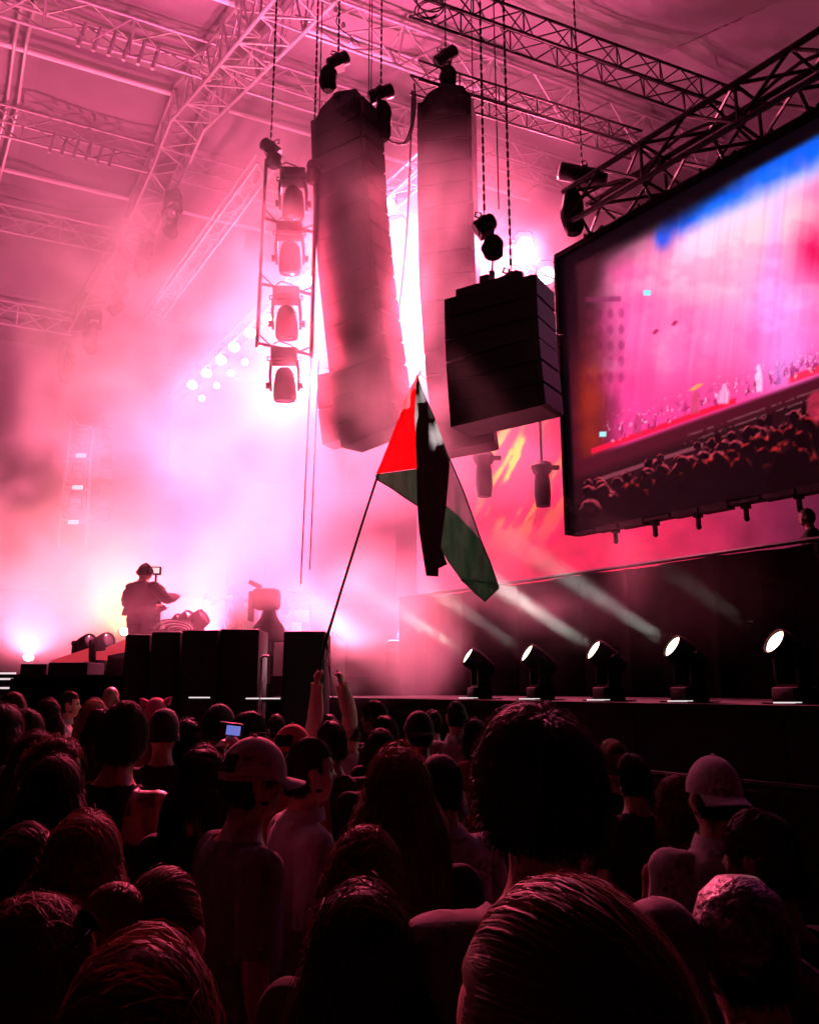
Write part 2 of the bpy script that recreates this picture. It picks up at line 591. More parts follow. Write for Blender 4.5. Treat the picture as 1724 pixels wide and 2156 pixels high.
def speaker_hang(name, label, pts, Y, w, d, n, yaw, group=None, notch=.16, frame=True, gap=.0):
    """cabinets threaded on a curve given by pixels of its centre line at depth Y"""
    cur = [P(x, y, Y) for x, y in pts]
    # resample
    seg = [0]
    for a, b in zip(cur[:-1], cur[1:]):
        seg.append(seg[-1] + (b - a).length)

    def at(s):
        s = max(0, min(seg[-1], s))
        for i in range(len(cur) - 1):
            if s <= seg[i + 1] + 1e-9:
                return cur[i].lerp(cur[i + 1], (s - seg[i]) / (seg[i + 1] - seg[i]))
        return cur[-1]
    h = seg[-1] / n
    t = thing(name, label, 'speakers', cur[-1], 0, group)
    hh = h / 2 * (.985 - gap)
    poly = [(-w / 2, -hh), (w / 2 - .07, -hh), (w / 2, -hh * (1 - notch)), (w / 2, hh * (1 - notch)), (w / 2 - .07, hh), (-w / 2, hh)]
    cab = MB().prism(poly, -d / 2, d / 2).mesh('cabinet', 'black_box')
    gr = MB().bbox((0, -d / 2 - .008, 0), (w - .16, .02, hh * 1.78), .004).mesh('grille', 'grille')
    hd = MB().tube([(-.09, -d / 2 - .02, 0), (-.09, -d / 2 - .05, 0), (.09, -d / 2 - .05, 0), (.09, -d / 2 - .02, 0)], .01, 6).mesh('handle', 'black_metal')
    for i in range(n):
        a, b = at(i * h), at((i + 1) * h)
        c = (a + b) / 2
        zax = (a - b).normalized()
        xax = Vector((math.cos(yaw), math.sin(yaw), 0))
        xax = (xax - zax * xax.dot(zax)).normalized()
        yax = zax.cross(xax)
        M = Matrix((xax, yax, zax)).transposed().to_4x4()
        o = inst('cabinet', cab, t, Matrix.Translation(c - cur[-1]) @ M)
        inst('grille', gr, o)
    if frame:
        a, b = at(0), at(h)
        zax = (a - b).normalized()
        xax = Vector((math.cos(yaw), math.sin(yaw), 0))
        xax = (xax - zax * xax.dot(zax)).normalized()
        M = Matrix((xax, zax.cross(xax), zax)).transposed()
        f = MB()
        for sy in (-1, 1):
            f.add([M @ Vector((x, sy * d * .42 + yo, z)) for yo in (-.02, .02) for x, z in ((-w * .42, .02), (-w * .30, .2), (0, .36), (w * .36, .22), (w * .45, .02))],
                  [(0, 1, 2, 3, 4), (5, 6, 7, 8, 9), (0, 1, 6, 5), (1, 2, 7, 6), (2, 3, 8, 7), (3, 4, 9, 8), (4, 0, 5, 9)])
        f.box(M @ Vector((0, 0, .3)), (.14, d * .95, .08), M)
        f.box(M @ Vector((-w * .25, 0, .1)), (.1, d * .95, .16), M)
        f.box(M @ Vector((w * .3, 0, .1)), (.1, d * .95, .16), M)
        o = f.build('fly_frame', 'black_metal', t)
        o.location = a - cur[-1]
    return t


YAW = math.radians(-32)
speaker_hang('speaker_hang', 'long curved line of black speaker cabinets left of centre', [(729, 246), (737, 420), (748, 560), (767, 720), (783, 840), (800, 925)], 13.4, 1.2, .62, 15, YAW, 'line array speaker hangs')
speaker_hang('speaker_hang', 'tall straight speaker hang in the centre, hazy towards the bottom', [(941, 228), (943, 420), (948, 600), (962, 780), (985, 950)], 14.0, 1.05, .6, 15, math.radians(-14), 'line array speaker hangs', notch=.08)
speaker_hang('subwoofer_hang', 'short wide block of black speakers hung beside the side screen', [(1050, 622), (1054, 740), (1067, 888)], 10.5, 1.38, .62, 6, YAW, None, notch=.12, frame=False)
speaker_hang('speaker_hang', 'small side fill hang half hidden behind the left speaker hang', [(722, 790), (724, 850), (735, 930)], 14.6, .86, .5, 4, math.radians(-20), 'line array speaker hangs', notch=.1, frame=False)
speaker_hang('speaker_hang', 'distant pale speaker hang at the far left of the stage', [(212, 885), (209, 980), (208, 1095)], 28.5, .72, .5, 10, math.radians(-30), 'line array speaker hangs', notch=.1, frame=False)
# the white handle slots and bracket of the side fill
MB().box((0, 0, 0), (.22, .02, .05)).build('handle_plate', 'white_tape', bpy.data.objects['speaker_hang.002']).location = P(701, 775, 14.2) - bpy.data.objects['speaker_hang.002'].location
# signal cables drooping from the hangs
for pts, Y, lab in [([(872, 175), (874, 230), (862, 290), (845, 303), (822, 296), (800, 270)], 13.6, 'black cable loop drooping left from the centre truss'),
                    ([(872, 200), (866, 260), (852, 298), (830, 300)], 13.7, 'thin second cable loop beside the centre truss'),
                    ([(868, 190), (860, 420), (850, 560), (835, 690)], 13.8, 'long thin cable hanging between the two speaker hangs'),
                    ([(1148, 655), (1152, 680), (1160, 700), (1172, 706), (1186, 706)], 10.6, 'short cable curving from the short hang to the screen')]:
    w = [P(x, y, Y) for x, y in pts]
    t = thing('signal_cable', lab, 'cable', w[-1])
    fine = []
    for i in range(len(w) - 1):
        for k in range(4):
            p0, p1, p2, p3 = w[max(i - 1, 0)], w[i], w[i + 1], w[min(i + 2, len(w) - 1)]
            u = k / 4
            fine.append(.5 * ((2 * p1) + (p2 - p0) * u + (2 * p0 - 5 * p1 + 4 * p2 - p3) * u * u + (3 * p1 - p0 - 3 * p2 + p3) * u ** 3) - w[-1])
    fine.append(Vector((0, 0, 0)))
    MB().tube(fine, .018, 6).build('cord', 'rubber', t, True)

sf = thing('rigging_frame', 'flat black rigging frame on top of the short speaker hang', 'frame', P(1050, 618, 10.5))
Ry = Matrix.Rotation(YAW, 3, 'Z')
for dy in (-.2, .2):
    MB().box(Ry @ Vector((-.05, dy, .06)), (1.0, .07, .1), Ry).build('beam', 'black_metal', sf)
MB().box(Ry @ Vector((-.1, 0, .15)), (.14, .5, .1), Ry).build('bar', 'black_metal', sf)
MB().box(Ry @ Vector((-.1, 0, .27)), (.06, .06, .2), Ry).build('lug', 'black_metal', sf)
rod('sling', Ry @ Vector((-.1, 0, .3)), P(1037, 545, 10.45) - sf.location, .012, 'black_metal', sf)
# ------------------------------------------------------------------ moving head lamps
MH = {}


def mh_meshes():
    b = MB()
    b.bbox((0, 0, .09), (.40, .32, .18), .025)
    b.box((0, -.165, .09), (.26, .015, .1))
    b.tube([(-.21, 0, .1), (-.25, 0, .1), (-.25, 0, .16), (-.21, 0, .16)], .012, 6)
    b.tube([(.21, 0, .1), (.25, 0, .1), (.25, 0, .16), (.21, 0, .16)], .012, 6)
    MH['base'] = b.mesh('base', 'fixture_black', True)
    y = MB()
    for s in (-1, 1):
        y.prism([(s * .175, .19), (s * .215, .19), (s * .235, .42), (s * .225, .62), (s * .185, .62), (s * .19, .42)], -.085, .085)
        y.lathe([(0, -.03), (.05, -.03), (.05, .03), (0, .03)], (s * .25, 0, .56), 10, Matrix.Rotation(math.pi / 2, 3, 'Y'))
    y.box((0, 0, .20), (.40, .17, .03))
    MH['yoke'] = y.mesh('yoke', 'fixture_black', True)
    h = MB()
    h.lathe([(0, -.27), (.08, -.265), (.12, -.22), (.145, -.12), (.165, .0), (.175, .12), (.17, .20), (.155, .235), (.145, .235), (.14, .215)], (0, 0, 0), 20)
    for k in range(4):
        h.box((0, 0, -.17 + .05 * k), (.3 + .012 * k, .08, .012))
    MH['head'] = h.mesh('head', 'fixture_black', True)
    for m in ('lens_off', 'lens_white', 'lens_pink'):
        MH[m] = MB().lathe([(.143, .205), (.12, .222), (.06, .235), (0, .238)], (0, 0, 0), 20).mesh('lens', m, True)


mh_meshes()


def moving_head(label, base, up, hdir, scale=1., lens='lens_off', group=None, roll=0.):
    """base plate centre, up = from base towards the yoke, hdir = where the lens looks"""
    t = thing('moving_head_lamp', label, 'lamp', base, 0, group)
    up = Vector(up).normalized()
    hd = Vector(hdir).normalized()
    y = hd - up * hd.dot(up)
    y = y.normalized() if y.length > .05 else Vector((math.sin(roll), -math.cos(roll), 0))
    x = y.cross(up).normalized()
    y = up.cross(x)
    M = Matrix((x, y, up)).transposed().to_4x4() @ Matrix.Scale(scale, 4)
    inst('base', MH['base'], t, M)
    inst('yoke', MH['yoke'], t, M)
    q = hd.to_track_quat('Z', 'Y').to_matrix().to_4x4()
    ho = inst('head', MH['head'], t, Matrix.Translation(up * .56 * scale) @ q @ Matrix.Scale(scale, 4))
    inst('lens', MH[lens], ho)
    return t, up * .56 * scale + hd * .26 * scale


# lamp ladder left of the speaker hangs
YL = 13.0
lad = thing('lamp_ladder', 'hanging metal ladder frame holding four large moving head lamps', 'frame', P(541, 730, YL))
o = P(541, 730, YL)
railL = [P(561, 335, YL) - o, P(541, 730, YL) - o]
railR = [P(666, 355, YL) - o, P(655, 752, YL) - o]
rod('rail', railL[0], railL[1], .035, 'black_metal', lad, 8)
rod('rail', railR[0], railR[1], .035, 'black_metal', lad, 8)
rungs = [((562, 345), (664, 372)), ((556, 458), (661, 489)), ((549, 597), (659, 620)), ((542, 722), (656, 747))]
for i, (a, b) in enumerate(rungs):
    A, B = P(*a, YL) - o, P(*b, YL) - o
    rod('rung', A, B, .028, 'black_metal', lad, 8)
    rod('brace', A + ZUP * .18, A.lerp(B, .25), .014, 'black_metal', lad)
    rod('brace', B + ZUP * .15, A.lerp(B, .75), .014, 'black_metal', lad)
    pts = [A.lerp(B, .3) + Vector((0, -.05, .02)), A.lerp(B, .4) + Vector((0, -.05, .1)), A.lerp(B, .6) + Vector((0, -.05, .08)), A.lerp(B, .85) + Vector((0, -.05, -.02))]
    MB().tube(pts, .012, 6).build('lead', 'rubber', lad, True)
for (x, y), lab in zip([(616, 362), (609, 475), (602, 610), (598, 738)], ['top moving head lamp of the hanging ladder', 'second moving head lamp from the top of the ladder',
                                                                         'third moving head lamp down the ladder', 'bottom moving head lamp of the hanging ladder']):
    moving_head(lab, P(x, y, YL), (.05, 0, -1), (.03, .15, -1), 1.12, 'lens_off', 'moving heads on the hanging ladder')
rod('tail_line', railR[1], P(633, 1230, YL) - o, .012, 'black_metal', lad)

# far lamp tower on the left
YT = 28.0
o = P(124, 1150, YT)
tw = thing('lamp_tower', 'tall slim lamp tower at the far left, pink in the haze', 'tower', o)
for a, b in (((150, 885), (122, 1150)), ((196, 905), (180, 1150))):
    rod('rail', P(*a, YT) - o, P(*b, YT) - o, .06, 'alu', tw, 8)
for y in (893, 958, 1024, 1092):
    f = (y - 885) / 265
    rod('rung', P(150 - 28 * f, y, YT) - o, P(196 - 16 * f, y + 8, YT) - o, .045, 'alu', tw)
    rod('brace', P(150 - 28 * f, y - 22, YT) - o, P(165 - 24 * f, y + 3, YT) - o, .03, 'alu', tw)
for (x, y), lab in zip([(174, 903), (167, 968), (161, 1036)], ['highest lamp on the far left tower', 'middle lamp on the far left tower', 'lowest lamp on the far left tower']):
    moving_head(lab, P(x, y, YT - .2), (0, 0, -1), (.3, -.85, -.35), .95, 'lens_off', 'lamps on the far left tower')
for (x, y), lab in zip([(172, 960), (165, 1027), (156, 1100)], ['white strobe panel below the highest tower lamp', 'white strobe panel below the middle tower lamp', 'white strobe panel below the lowest tower lamp']):
    t = thing('strobe_panel', lab, 'lamp', P(x, y, YT - .15), 0, 'strobe panels on the far left tower')
    MB().bbox((0, 0, 0), (.42, .1, .2), .015).build('housing', 'black_metal', t)
    MB().box((0, -.06, 0), (.36, .02, .14)).build('face', 'led_white', t)

# lamps hung under the far slope of the roof arch
k = 0
arch_lab = ['first arch lamp from the top of the far slope', 'second arch lamp, tilted left on the far slope', 'third arch lamp in the cluster with silver glints', 'fourth arch lamp hanging low in the cluster',
            'fifth arch lamp down the far slope', 'sixth arch lamp, above the hanging cable coil', 'seventh arch lamp beside the cable coil', 'eighth arch lamp low on the far slope', 'ninth and lowest arch lamp before the far tower']
for k in range(9):
    f = k / 8
    x, y, Y = 372 - 222 * f + (14 if k % 2 else -6), 405 + 335 * f, 23.5 + 6.5 * f
    moving_head(arch_lab[k], P(x, y, Y), (0, 0, -1), (.7 * math.sin(k * 2.1), -.5 * math.cos(k), -.6), 1.15, 'lens_off', 'lamps under the roof arch')
cc = thing('cable_coil', 'coil of cable hanging from a purlin on the left', 'cable', P(138, 720, 27))
for k in range(5):
    pts = [Vector((.18 * math.cos(t / 16 * 2 * math.pi) + .02 * k, .04 * k, .75 * math.sin(t / 16 * 2 * math.pi) - .75)) for t in range(17)]
    MB().tube(pts, .02, 6).build('loop', 'black_metal', cc, True)

# ------------------------------------------------------------------ lit lamps
mhb = MB()
mhb.lathe([(0, -.32), (.1, -.31), (.15, -.24), (.17, -.1), (.18, .05), (.185, .06), (.185, .0), (.165, .0)], (0, 0, 0), 16)
PAR_BODY = mhb.mesh('can', 'black_metal', True)
PAR_LENS = MB().lathe([(.16, .0), (.1, .025), (0, .035)], (0, 0, 0), 16).mesh('lens', 'lens_pink', True)
yb = MB().tube([(-.2, 0, 0), (-.2, 0, .25), (-.12, 0, .34), (.12, 0, .34), (.2, 0, .25), (.2, 0, 0)], .016, 6)
PAR_YOKE = yb.mesh('bracket', 'black_metal', True)


def lit_lamp(label, loc, hdir, power, size=100, scale=1., group='lit pink stage lamps', blend=.8, col=PINK, r=.16):
    t = thing('lit_lamp', label, 'lamp', loc, 0, group)
    hd = Vector(hdir).normalized()
    M = hd.to_track_quat('Z', 'Y').to_matrix().to_4x4() @ Matrix.Scale(scale, 4)
    c = inst('can', PAR_BODY, t, M)
    inst('lens', PAR_LENS, c)
    inst('bracket', PAR_YOKE, t, Matrix.Scale(scale, 4))
    if power:
        spot_light(t, 'lamp_light', hd * .09 * scale, hd * 5, power, col, size, blend, r)
    return t


HZ = 12.8
ordn = ['lowest, leftmost', 'second', 'third', 'fourth', 'fifth', 'sixth', 'seventh', 'eighth', 'ninth']
rowA = [(405, 810), (435, 785), (465, 757), (493, 730), (527, 700), (566, 672), (645, 590), (686, 551), (815, 430)]
for i, (x, y) in enumerate(rowA):
    lit_lamp(ordn[i] + ' glowing lamp of the diagonal row, counted upwards from the left', PZ(x, y, HZ), (.0, -.62, -.75), LP['A'][i], LP['As'], 1.05)
rowB = [(425, 838), (456, 812), (486, 786), (516, 762), (548, 734)]
for i, (x, y) in enumerate(rowB):
    lit_lamp(['lowest', 'second', 'third', 'fourth', 'highest'][i] + ' of the five small lamps under the diagonal row', PZ(x, y, 12.0), (.1, -1, -.6), 0, 60, .6)
for (x, y, Y, lab, pw, hd) in [(1105, 516, 19, 'glaring lamp right of the centre speaker hang', LP['R'], (-.05, -1, -.55)),
                               (866, 680, 21, 'lit lamp in the gap between the speaker hangs, upper', LP['G'], (0, -1, -.3)),
                               (880, 752, 22, 'lit lamp in the gap between the speaker hangs, lower', 0, (0, -1, -.3)),
                               (670, 806, 20, 'lit lamp left of the side fill speakers', 0, (0, -1, -.3)),
                               (836, 484, 19, 'small lit lamp right of the left speaker hang', 0, (0, -1, -.3)),
                               (1150, 580, 18, 'lamp glowing at the left edge of the side screen', 0, (-.2, -1, -.3))]:
    lit_lamp(lab, P(x, y, Y), hd, pw, LP['As'], 1.2)
for (x, y, Y, lab, pw, hd) in [(745, 500, 18.5, 'added strong wash lamp, unseen behind the left speaker hang', LP['H'], (-.25, -.6, -.5)),
                               (945, 470, 18.5, 'added strong wash lamp, unseen behind the centre speaker hang', LP['H'], (-.1, -.6, -.6))]:
    lit_lamp(lab, P(x, y, Y), hd, pw, 120, 1.3, col=PALE)  # added lamps, unseen behind the hangs, to brighten the smoke
for (x, y, Y, lab) in [(640, 800, 19.5, 'added crimson lamp rim lighting the crowd, low behind the bottom of the lamp ladder'), (905, 700, 19.5, 'added crimson lamp rim lighting the crowd, low in the gap between the speaker hangs')]:
    lit_lamp(lab, P(x, y, Y), (-.02, -1, -.40), LP['Q'], 56, .9, col=CRIMSON, blend=1.)  # added lamps that give the crowd its red rim light
lit_lamp('added floor wash lamp, unseen behind the single subwoofer, pointing right into the smoke', P(672, 1400, 15.2), (.22, -.85, .42), LP['S'], 56, 1., col=PALE)  # added lamp, out of view, to light the smoke beside the wall
lit_lamp('added floor wash lamp at the far left of the stage, pointing right', P(60, 1385, 29), (.3, -.6, .5), LP['L'], 96, 1., col=PALE)  # added lamp to brighten the smoke low on the left
# added floor lamps, unseen, that light the smoke and roof from below
for (x, y, Y, lab, pw, hd) in [(440, 1385, 16, 'added floor wash lamp pointing up, unseen behind the subwoofer row', LP['F'], (-.35, .25, 1)),
                               (640, 1385, 16.5, 'added floor wash lamp pointing up, unseen behind the single subwoofer', LP['F'], (-.25, .1, 1)),
                               (830, 1380, 18.5, 'added floor wash lamp, unseen behind the wing wall end, pointing up', LP['F2'], (.1, .05, 1))]:
    lit_lamp(lab, P(x, y, Y), hd, pw, LP['Fs'], 1., col=MAGENTA)
lit_lamp('warm yellow stage lamp behind the leftmost singer', P(262, 1330, 31), (.25, -.75, .35), LP['Y'], 75, 1., None, col=(1, .72, .22))

# beam lamps on the wing
for i, (x, hy) in enumerate([(1010, 1375), (1138, 1370), (1282, 1362), (1452, 1355), (1674, 1345)]):
    # deck point below the lamp, on the lamp line half a metre behind the deck edge
    n = VS
    q = on_plane(x, 1470, LL(0, .5), n)
    base = Vector((q.x, q.y, 1.665))
    s = .79
    hd = Vector((-.78, -.14, .50))
    t, tip = moving_head(['farthest and smallest white beam lamp on the wing', 'second farthest white beam lamp on the wing', 'middle white beam lamp on the wing', 'second nearest white beam lamp on the wing', 'nearest and brightest white beam lamp on the wing'][i],
                         base, (0, 0, 1), hd, s, 'lens_white', 'white beam lamps on the wing')
    MB().box((0, 0, .004), (.40, .4, .012), Matrix.Rotation(math.radians(-53), 3, 'Z')).build('base_plate', 'black_metal', t)
    MB().box((-.16, -.2, .012), (.24, .012, .012)).build('plate_glint', 'led_white', t)  # glowing strip in place of the glint along the base plate edge
    spot_light(t, 'beam_light', tip + hd.normalized() * .02, tip + hd * 3, LP['B'][i], (1, .95, .88), 9, .35, .06)
    spot_light(t, 'spill_light', tip + hd.normalized() * .03, tip + hd * 3, 14, (1, .93, .75), 150, .5, .1)

# ------------------------------------------------------------------ screens
def srgb(c):
    c = np.asarray(c, float) / 255.
    return np.where(c <= .04045, c / 12.92, ((c + .055) / 1.055) ** 2.4)


def vnoise(x, y, seed=0, octv=4):
    out = np.zeros_like(x)
    amp, tot = 1., 0.
    g = np.random.default_rng(seed)
    for o_ in range(octv):
        t = g.random((64, 64))
        xi, yi = np.floor(x).astype(int), np.floor(y).astype(int)
        fx, fy = x - xi, y - yi
        fx, fy = fx * fx * (3 - 2 * fx), fy * fy * (3 - 2 * fy)
        a, b = t[yi % 64, xi % 64], t[yi % 64, (xi + 1) % 64]
        c, d = t[(yi + 1) % 64, xi % 64], t[(yi + 1) % 64, (xi + 1) % 64]
        out += amp * ((a * (1 - fx) + b * fx) * (1 - fy) + (c * (1 - fx) + d * fx) * fy)
        tot += amp
        amp *= .5
        x, y = x * 2 + 7.3, y * 2 + 3.1
    return out / tot


def led_mat(name, strength):
    m = bpy.data.materials.new(name)
    m.use_nodes = True
    nt = m.node_tree
    b = nt.nodes['Principled BSDF']
    b.inputs['Base Color'].default_value = (.003, .003, .003, 1)
    b.inputs['Specular IOR Level'].default_value = .1
    b.inputs['Roughness'].default_value = .6
    a = nt.nodes.new('ShaderNodeVertexColor')
    a.layer_name = 'picture'
    nt.links.new(a.outputs[0], b.inputs['Emission Color'])
    b.inputs['Emission Strength'].default_value = strength
    return m


def led_face(name, o, ex, ez, nx, nz, paint, m, parent):
    """grid of lamps spanning ex by ez from corner o, coloured by paint(px, py)"""
    S, T = np.meshgrid(np.linspace(0, 1, nx), np.linspace(0, 1, nz))
    pts = np.array(o)[None, :] + S.reshape(-1, 1) * np.array(ex)[None, :] + T.reshape(-1, 1) * np.array(ez)[None, :]
    d = pts - np.array(EYE)
    c, s = math.cos(PITCH), math.sin(PITCH)
    fw = d[:, 1] * c + d[:, 2] * s
    px = 862 + F * d[:, 0] / fw
    py = 1078 - F * (-d[:, 1] * s + d[:, 2] * c) / fw
    col = srgb(np.clip(paint(px, py, S.ravel(), T.ravel()), 0, 255))
    idx = np.arange(nx * nz).reshape(nz, nx)
    q = np.stack([idx[:-1, :-1], idx[:-1, 1:], idx[1:, 1:], idx[1:, :-1]], -1).reshape(-1, 4)
    me = bpy.data.meshes.new(name)
    base = np.array(parent.location)
    me.from_pydata((pts - base).tolist(), [], q.tolist())
    at = me.color_attributes.new('picture', 'FLOAT_COLOR', 'POINT')
    at.data.foreach_set('color', np.concatenate([col, np.ones((len(col), 1))], 1).astype(np.float32).ravel())
    me.materials.append(m)
    return link(bpy.data.objects.new(name, me), parent)


def sst(e0, e1, x):
    t = np.clip((x - e0) / (e1 - e0), 0, 1)
    return t * t * (3 - 2 * t)


def paint_side(px, py, S, T):
    n = len(px)
    n1 = vnoise(px / 90, py / 90, 1)
    n2 = vnoise(px / 30, py / 30, 2)
    n3 = vnoise(px / 11, py / 11, 3, 3)
    col = np.tile(np.array([22., 6., 14.]), (n, 1))

    def mix(c, w):
        nonlocal col
        w = np.clip(w, 0, 1)[:, None]
        col = col * (1 - w) + np.array(c, float)[None, :] * w
    wob = (n1 - .5) * 60
    # smoke filled stage picture
    body = sst(1215, 1330, px + wob * .8) * sst(560, 640, py + .53 * (px - 1180) + wob)
    mix((235, 55, 135), body)
    g = np.exp(-(((px - 1530 - wob) / 190) ** 2 + ((py - 560) / 150) ** 2))
    mix((255, 178, 205), 1.15 * g)
    g = np.exp(-(((px - 1640) / 130) ** 2 + ((py - 470) / 70) ** 2))
    mix((255, 200, 205), g * body)
    g = np.exp(-(((px - 1460) / 170) ** 2 + ((py - 700) / 90) ** 2))
    mix((240, 110, 180), .8 * g)
    g = np.exp(-(((px - 1650) / 70) ** 2 + ((py - 690) / 130) ** 2))
    mix((225, 140, 240), .9 * g)
    g = np.exp(-(((px - 1730) / 50) ** 2 + ((py - 520) / 60) ** 2))
    mix((225, 15, 80), 1.2 * g)
    col *= (.93 + .14 * n1)[:, None]
    # light cone
    cone = np.exp(-((px - 1640 + (py - 400) * .1) / (8 + (py - 340).clip(0) * .06)) ** 2) * sst(340, 420, py) * sst(760, 600, py)
    mix((225, 150, 245), .5 * cone)
    # blue streak
    line = 492 - .56 * (px - 1388)
    band = np.exp(-np.abs((py - line + 6 + wob * .2) / (27 + .075 * (px - 1388).clip(0) + 14 * (n1 - .5))) ** 2) * sst(1375, 1400, px)
    mix((255, 215, 245), .9 * np.exp(-np.abs((py - line - 44) / 40) ** 2) * sst(1385, 1470, px))
    hook = np.exp(-(((px - 1394) / 15) ** 2 + ((py - 497) / 24) ** 2))
    mix((6, 90, 250), 1.2 * hook)
    mix((4, 95, 250), 1.15 * band * (.75 + .4 * n2))
    # dark top border
    top = 545 - .533 * (px - 1180)
    mix((8, 3, 8), sst(70 + wob, 20, py - top) * (1 - .9 * sst(1480, 1620, px) * sst(18, 40, py - top)))
    mix((12, 3, 9), sst(1275, 1228, px + wob * .6 + (py - 700) * .02))
    mix((70, 8, 40), .7 * sst(1330, 1240, px + wob) * sst(560, 900, py))
    # orange glow low on the left
    g = np.exp(-(((px - 1243) / 32) ** 2 + ((py - 860) / 130) ** 2))
    mix((150, 38, 18), .95 * g * (.6 + .7 * n2))
    # lighting frames on the left of the picture
    for cx in (1240, 1262, 1285, 1308):
        for k in range(5):
            cyy = 662 + k * 34 - (cx - 1240) * .05
            r = np.sqrt(((px - cx) / 6) ** 2 + ((py - cyy) / 10) ** 2)
            mix((90, 10, 55), .35 * sst(1.5, .6, r))
    mix((110, 20, 70), .6 * sst(7, 4, np.abs(py - 630 + (px - 1240) * .02)) * sst(1228, 1236, px) * sst(1312, 1304, px))
    # stage edge and floor
    edge = 952 - .352 * (px - 1240)
    mix((70, 12, 28), sst(-4, 10, py - edge - 8))
    mix((235, 18, 60), sst(9, 3, np.abs(py - edge)) * (px > 1245) * (px < 1548))
    mix((255, 40, 80), sst(12, 5, np.abs(py - (850 - .36 * (px - 1600) - 28))) * sst(1655, 1668, px))
    floor_ = 1015 - .345 * (px - 1240)
    mix((28, 6, 12), sst(0, 26, py - edge - 34) * .9)
    for k in range(3):
        mix((110, 60, 70), .8 * sst(3, 1.2, np.abs(py - edge - 38 - 14 * k)) * (n3 > .45) * (px > 1440))
    mix((170, 80, 100), .6 * sst(6, 3, np.abs(py - floor_ - 4 + 8 * (n1 - .5))) * (px > 1250) * (px < 1480))
    # band members and gear: small blurred shapes along the stage edge
    above = edge - py
    zone = sst(-2, 6, above) * sst(78, 30, above) * sst(1250, 1300, px)
    fine = vnoise(px / 7, py / 13, 21, 3)
    fine2 = vnoise(px / 5, py / 8, 22, 3)
    mix((140, 25, 80), .75 * zone * sst(.56, .66, fine) * sst(60, 10, above))
    mix((255, 205, 235), .6 * zone * sst(.66, .78, fine2))
    for (cx, h, w, c) in [(1342, 46, 9, (165, 45, 95)), (1464, 52, 9, (190, 60, 90)), (1524, 46, 11, (250, 190, 230)), (1597, 62, 8, (255, 225, 250)), (1640, 50, 6, (190, 110, 200))]:
        e_ = 952 - .352 * (cx - 1240)
        wob2 = (vnoise(px / 9, py / 9, int(cx), 2) - .5)
        bodyw = w * (.35 + .65 * sst(-1., -.55, (py - e_) / h)) * (1 + .9 * wob2)
        r = np.abs(px - cx + 4 * wob2) / bodyw
        mix(c, .62 * sst(1.25, .6, r) * sst(-h * 1.02, -h * .9, py - e_) * sst(2, -6, py - e_))
    mix((255, 170, 60), .7 * sst(9, 4, np.abs(px - 1465 + (py - 815) * 1.4)) * sst(9, 6, np.abs(py - 815)))
    mix((255, 200, 215), .22 * sst(.48, .72, vnoise(px / 70, py / 55, 41, 5)) * body * sst(60, 160, above))
    mix((205, 35, 120), .16 * sst(.52, .30, vnoise(px / 60, py / 48, 42, 5)) * body * sst(30, 120, above))
    # drapes of light rising behind the band
    ray_ = vnoise(px / 10 + py / 90, py / 260, 31, 3)
    mix((255, 190, 225), .10 * sst(.45, .8, ray_) * body * sst(20, 120, above))
    mix((190, 30, 110), .10 * sst(.55, .2, ray_) * body * sst(20, 120, above))
    for cx, cyy, c in [(1362, 616, (120, 240, 255)), (1269, 914, (150, 230, 255)), (1479, 956, (140, 150, 255))]:
        mix(c, 1.2 * sst(9, 5, np.maximum(np.abs(px - cx), np.abs(py - cyy) * 1.4)))
    for cx, cyy in [(1380, 698), (1420, 680)]:
        mix((170, 15, 70), .8 * sst(7, 4, np.abs(px - cx) * .7 + np.abs(py - cyy + (px - cx) * .5)))
    # audience along the bottom
    aud = 1040 - .4 * (px - 1240) + 26 * (n1 - .5)
    mix((6, 2, 5), sst(-6, 8, py - aud - 14))
    g2 = np.random.default_rng(5)
    for k in range(95):
        cx = 1235 + 520 * g2.random()
        dep = g2.random()
        r0 = 8 + 16 * dep
        cyy = 1016 - .36 * (cx - 1240) + 62 * dep + 6 * g2.random()
        r = np.sqrt(((px - cx) / r0) ** 2 + ((py - cyy) / (r0 * (.85 + .5 * g2.random()))) ** 2) * (1 + .5 * (n3 - .5))
        mix((5, 1, 4), sst(1.05, .95, r))
        rim = sst(.62, .95, r) * sst(1.1, .98, r) * sst(.2, -.8, (py - cyy) / r0)
        mix((200, 60, 80), .9 * rim * sst(.35, .75, n3 + .3 * g2.random()))
    for cx, cyy, r0 in [(1600, 935, 20), (1636, 925, 22), (1575, 950, 18), (1700, 900, 24), (1540, 965, 20), (1500, 985, 22), (1665, 915, 18), (1455, 1000, 20), (1665, 985, 60), (1335, 1042, 30), (1390, 1022, 18), (1420, 1010, 20), (1360, 1015, 16), (1475, 985, 17), (1520, 975, 18), (1560, 985, 24), (1610, 960, 20), (1690, 925, 20)]:
        r = np.sqrt(((px - cx) / r0) ** 2 + ((py - cyy) / (r0 * .95)) ** 2) + (n3 - .5) * .35
        mix((4, 1, 3), sst(1.05, .9, r))
        mix((205, 35, 40), .85 * sst(.62, .98, r) * sst(1.14, .98, r) * sst(.3, .75, n3) * sst(.3, -.7, (py - cyy) / r0))
    r = np.sqrt(((px - 1722) / 26) ** 2 + ((py - 855) / 34) ** 2)
    mix((185, 40, 70), .9 * sst(1.1, .8, r) * (.6 + .6 * n2))
    # edges of the picture
    mix((4, 2, 4), sst(.02, .008, S))
    return col


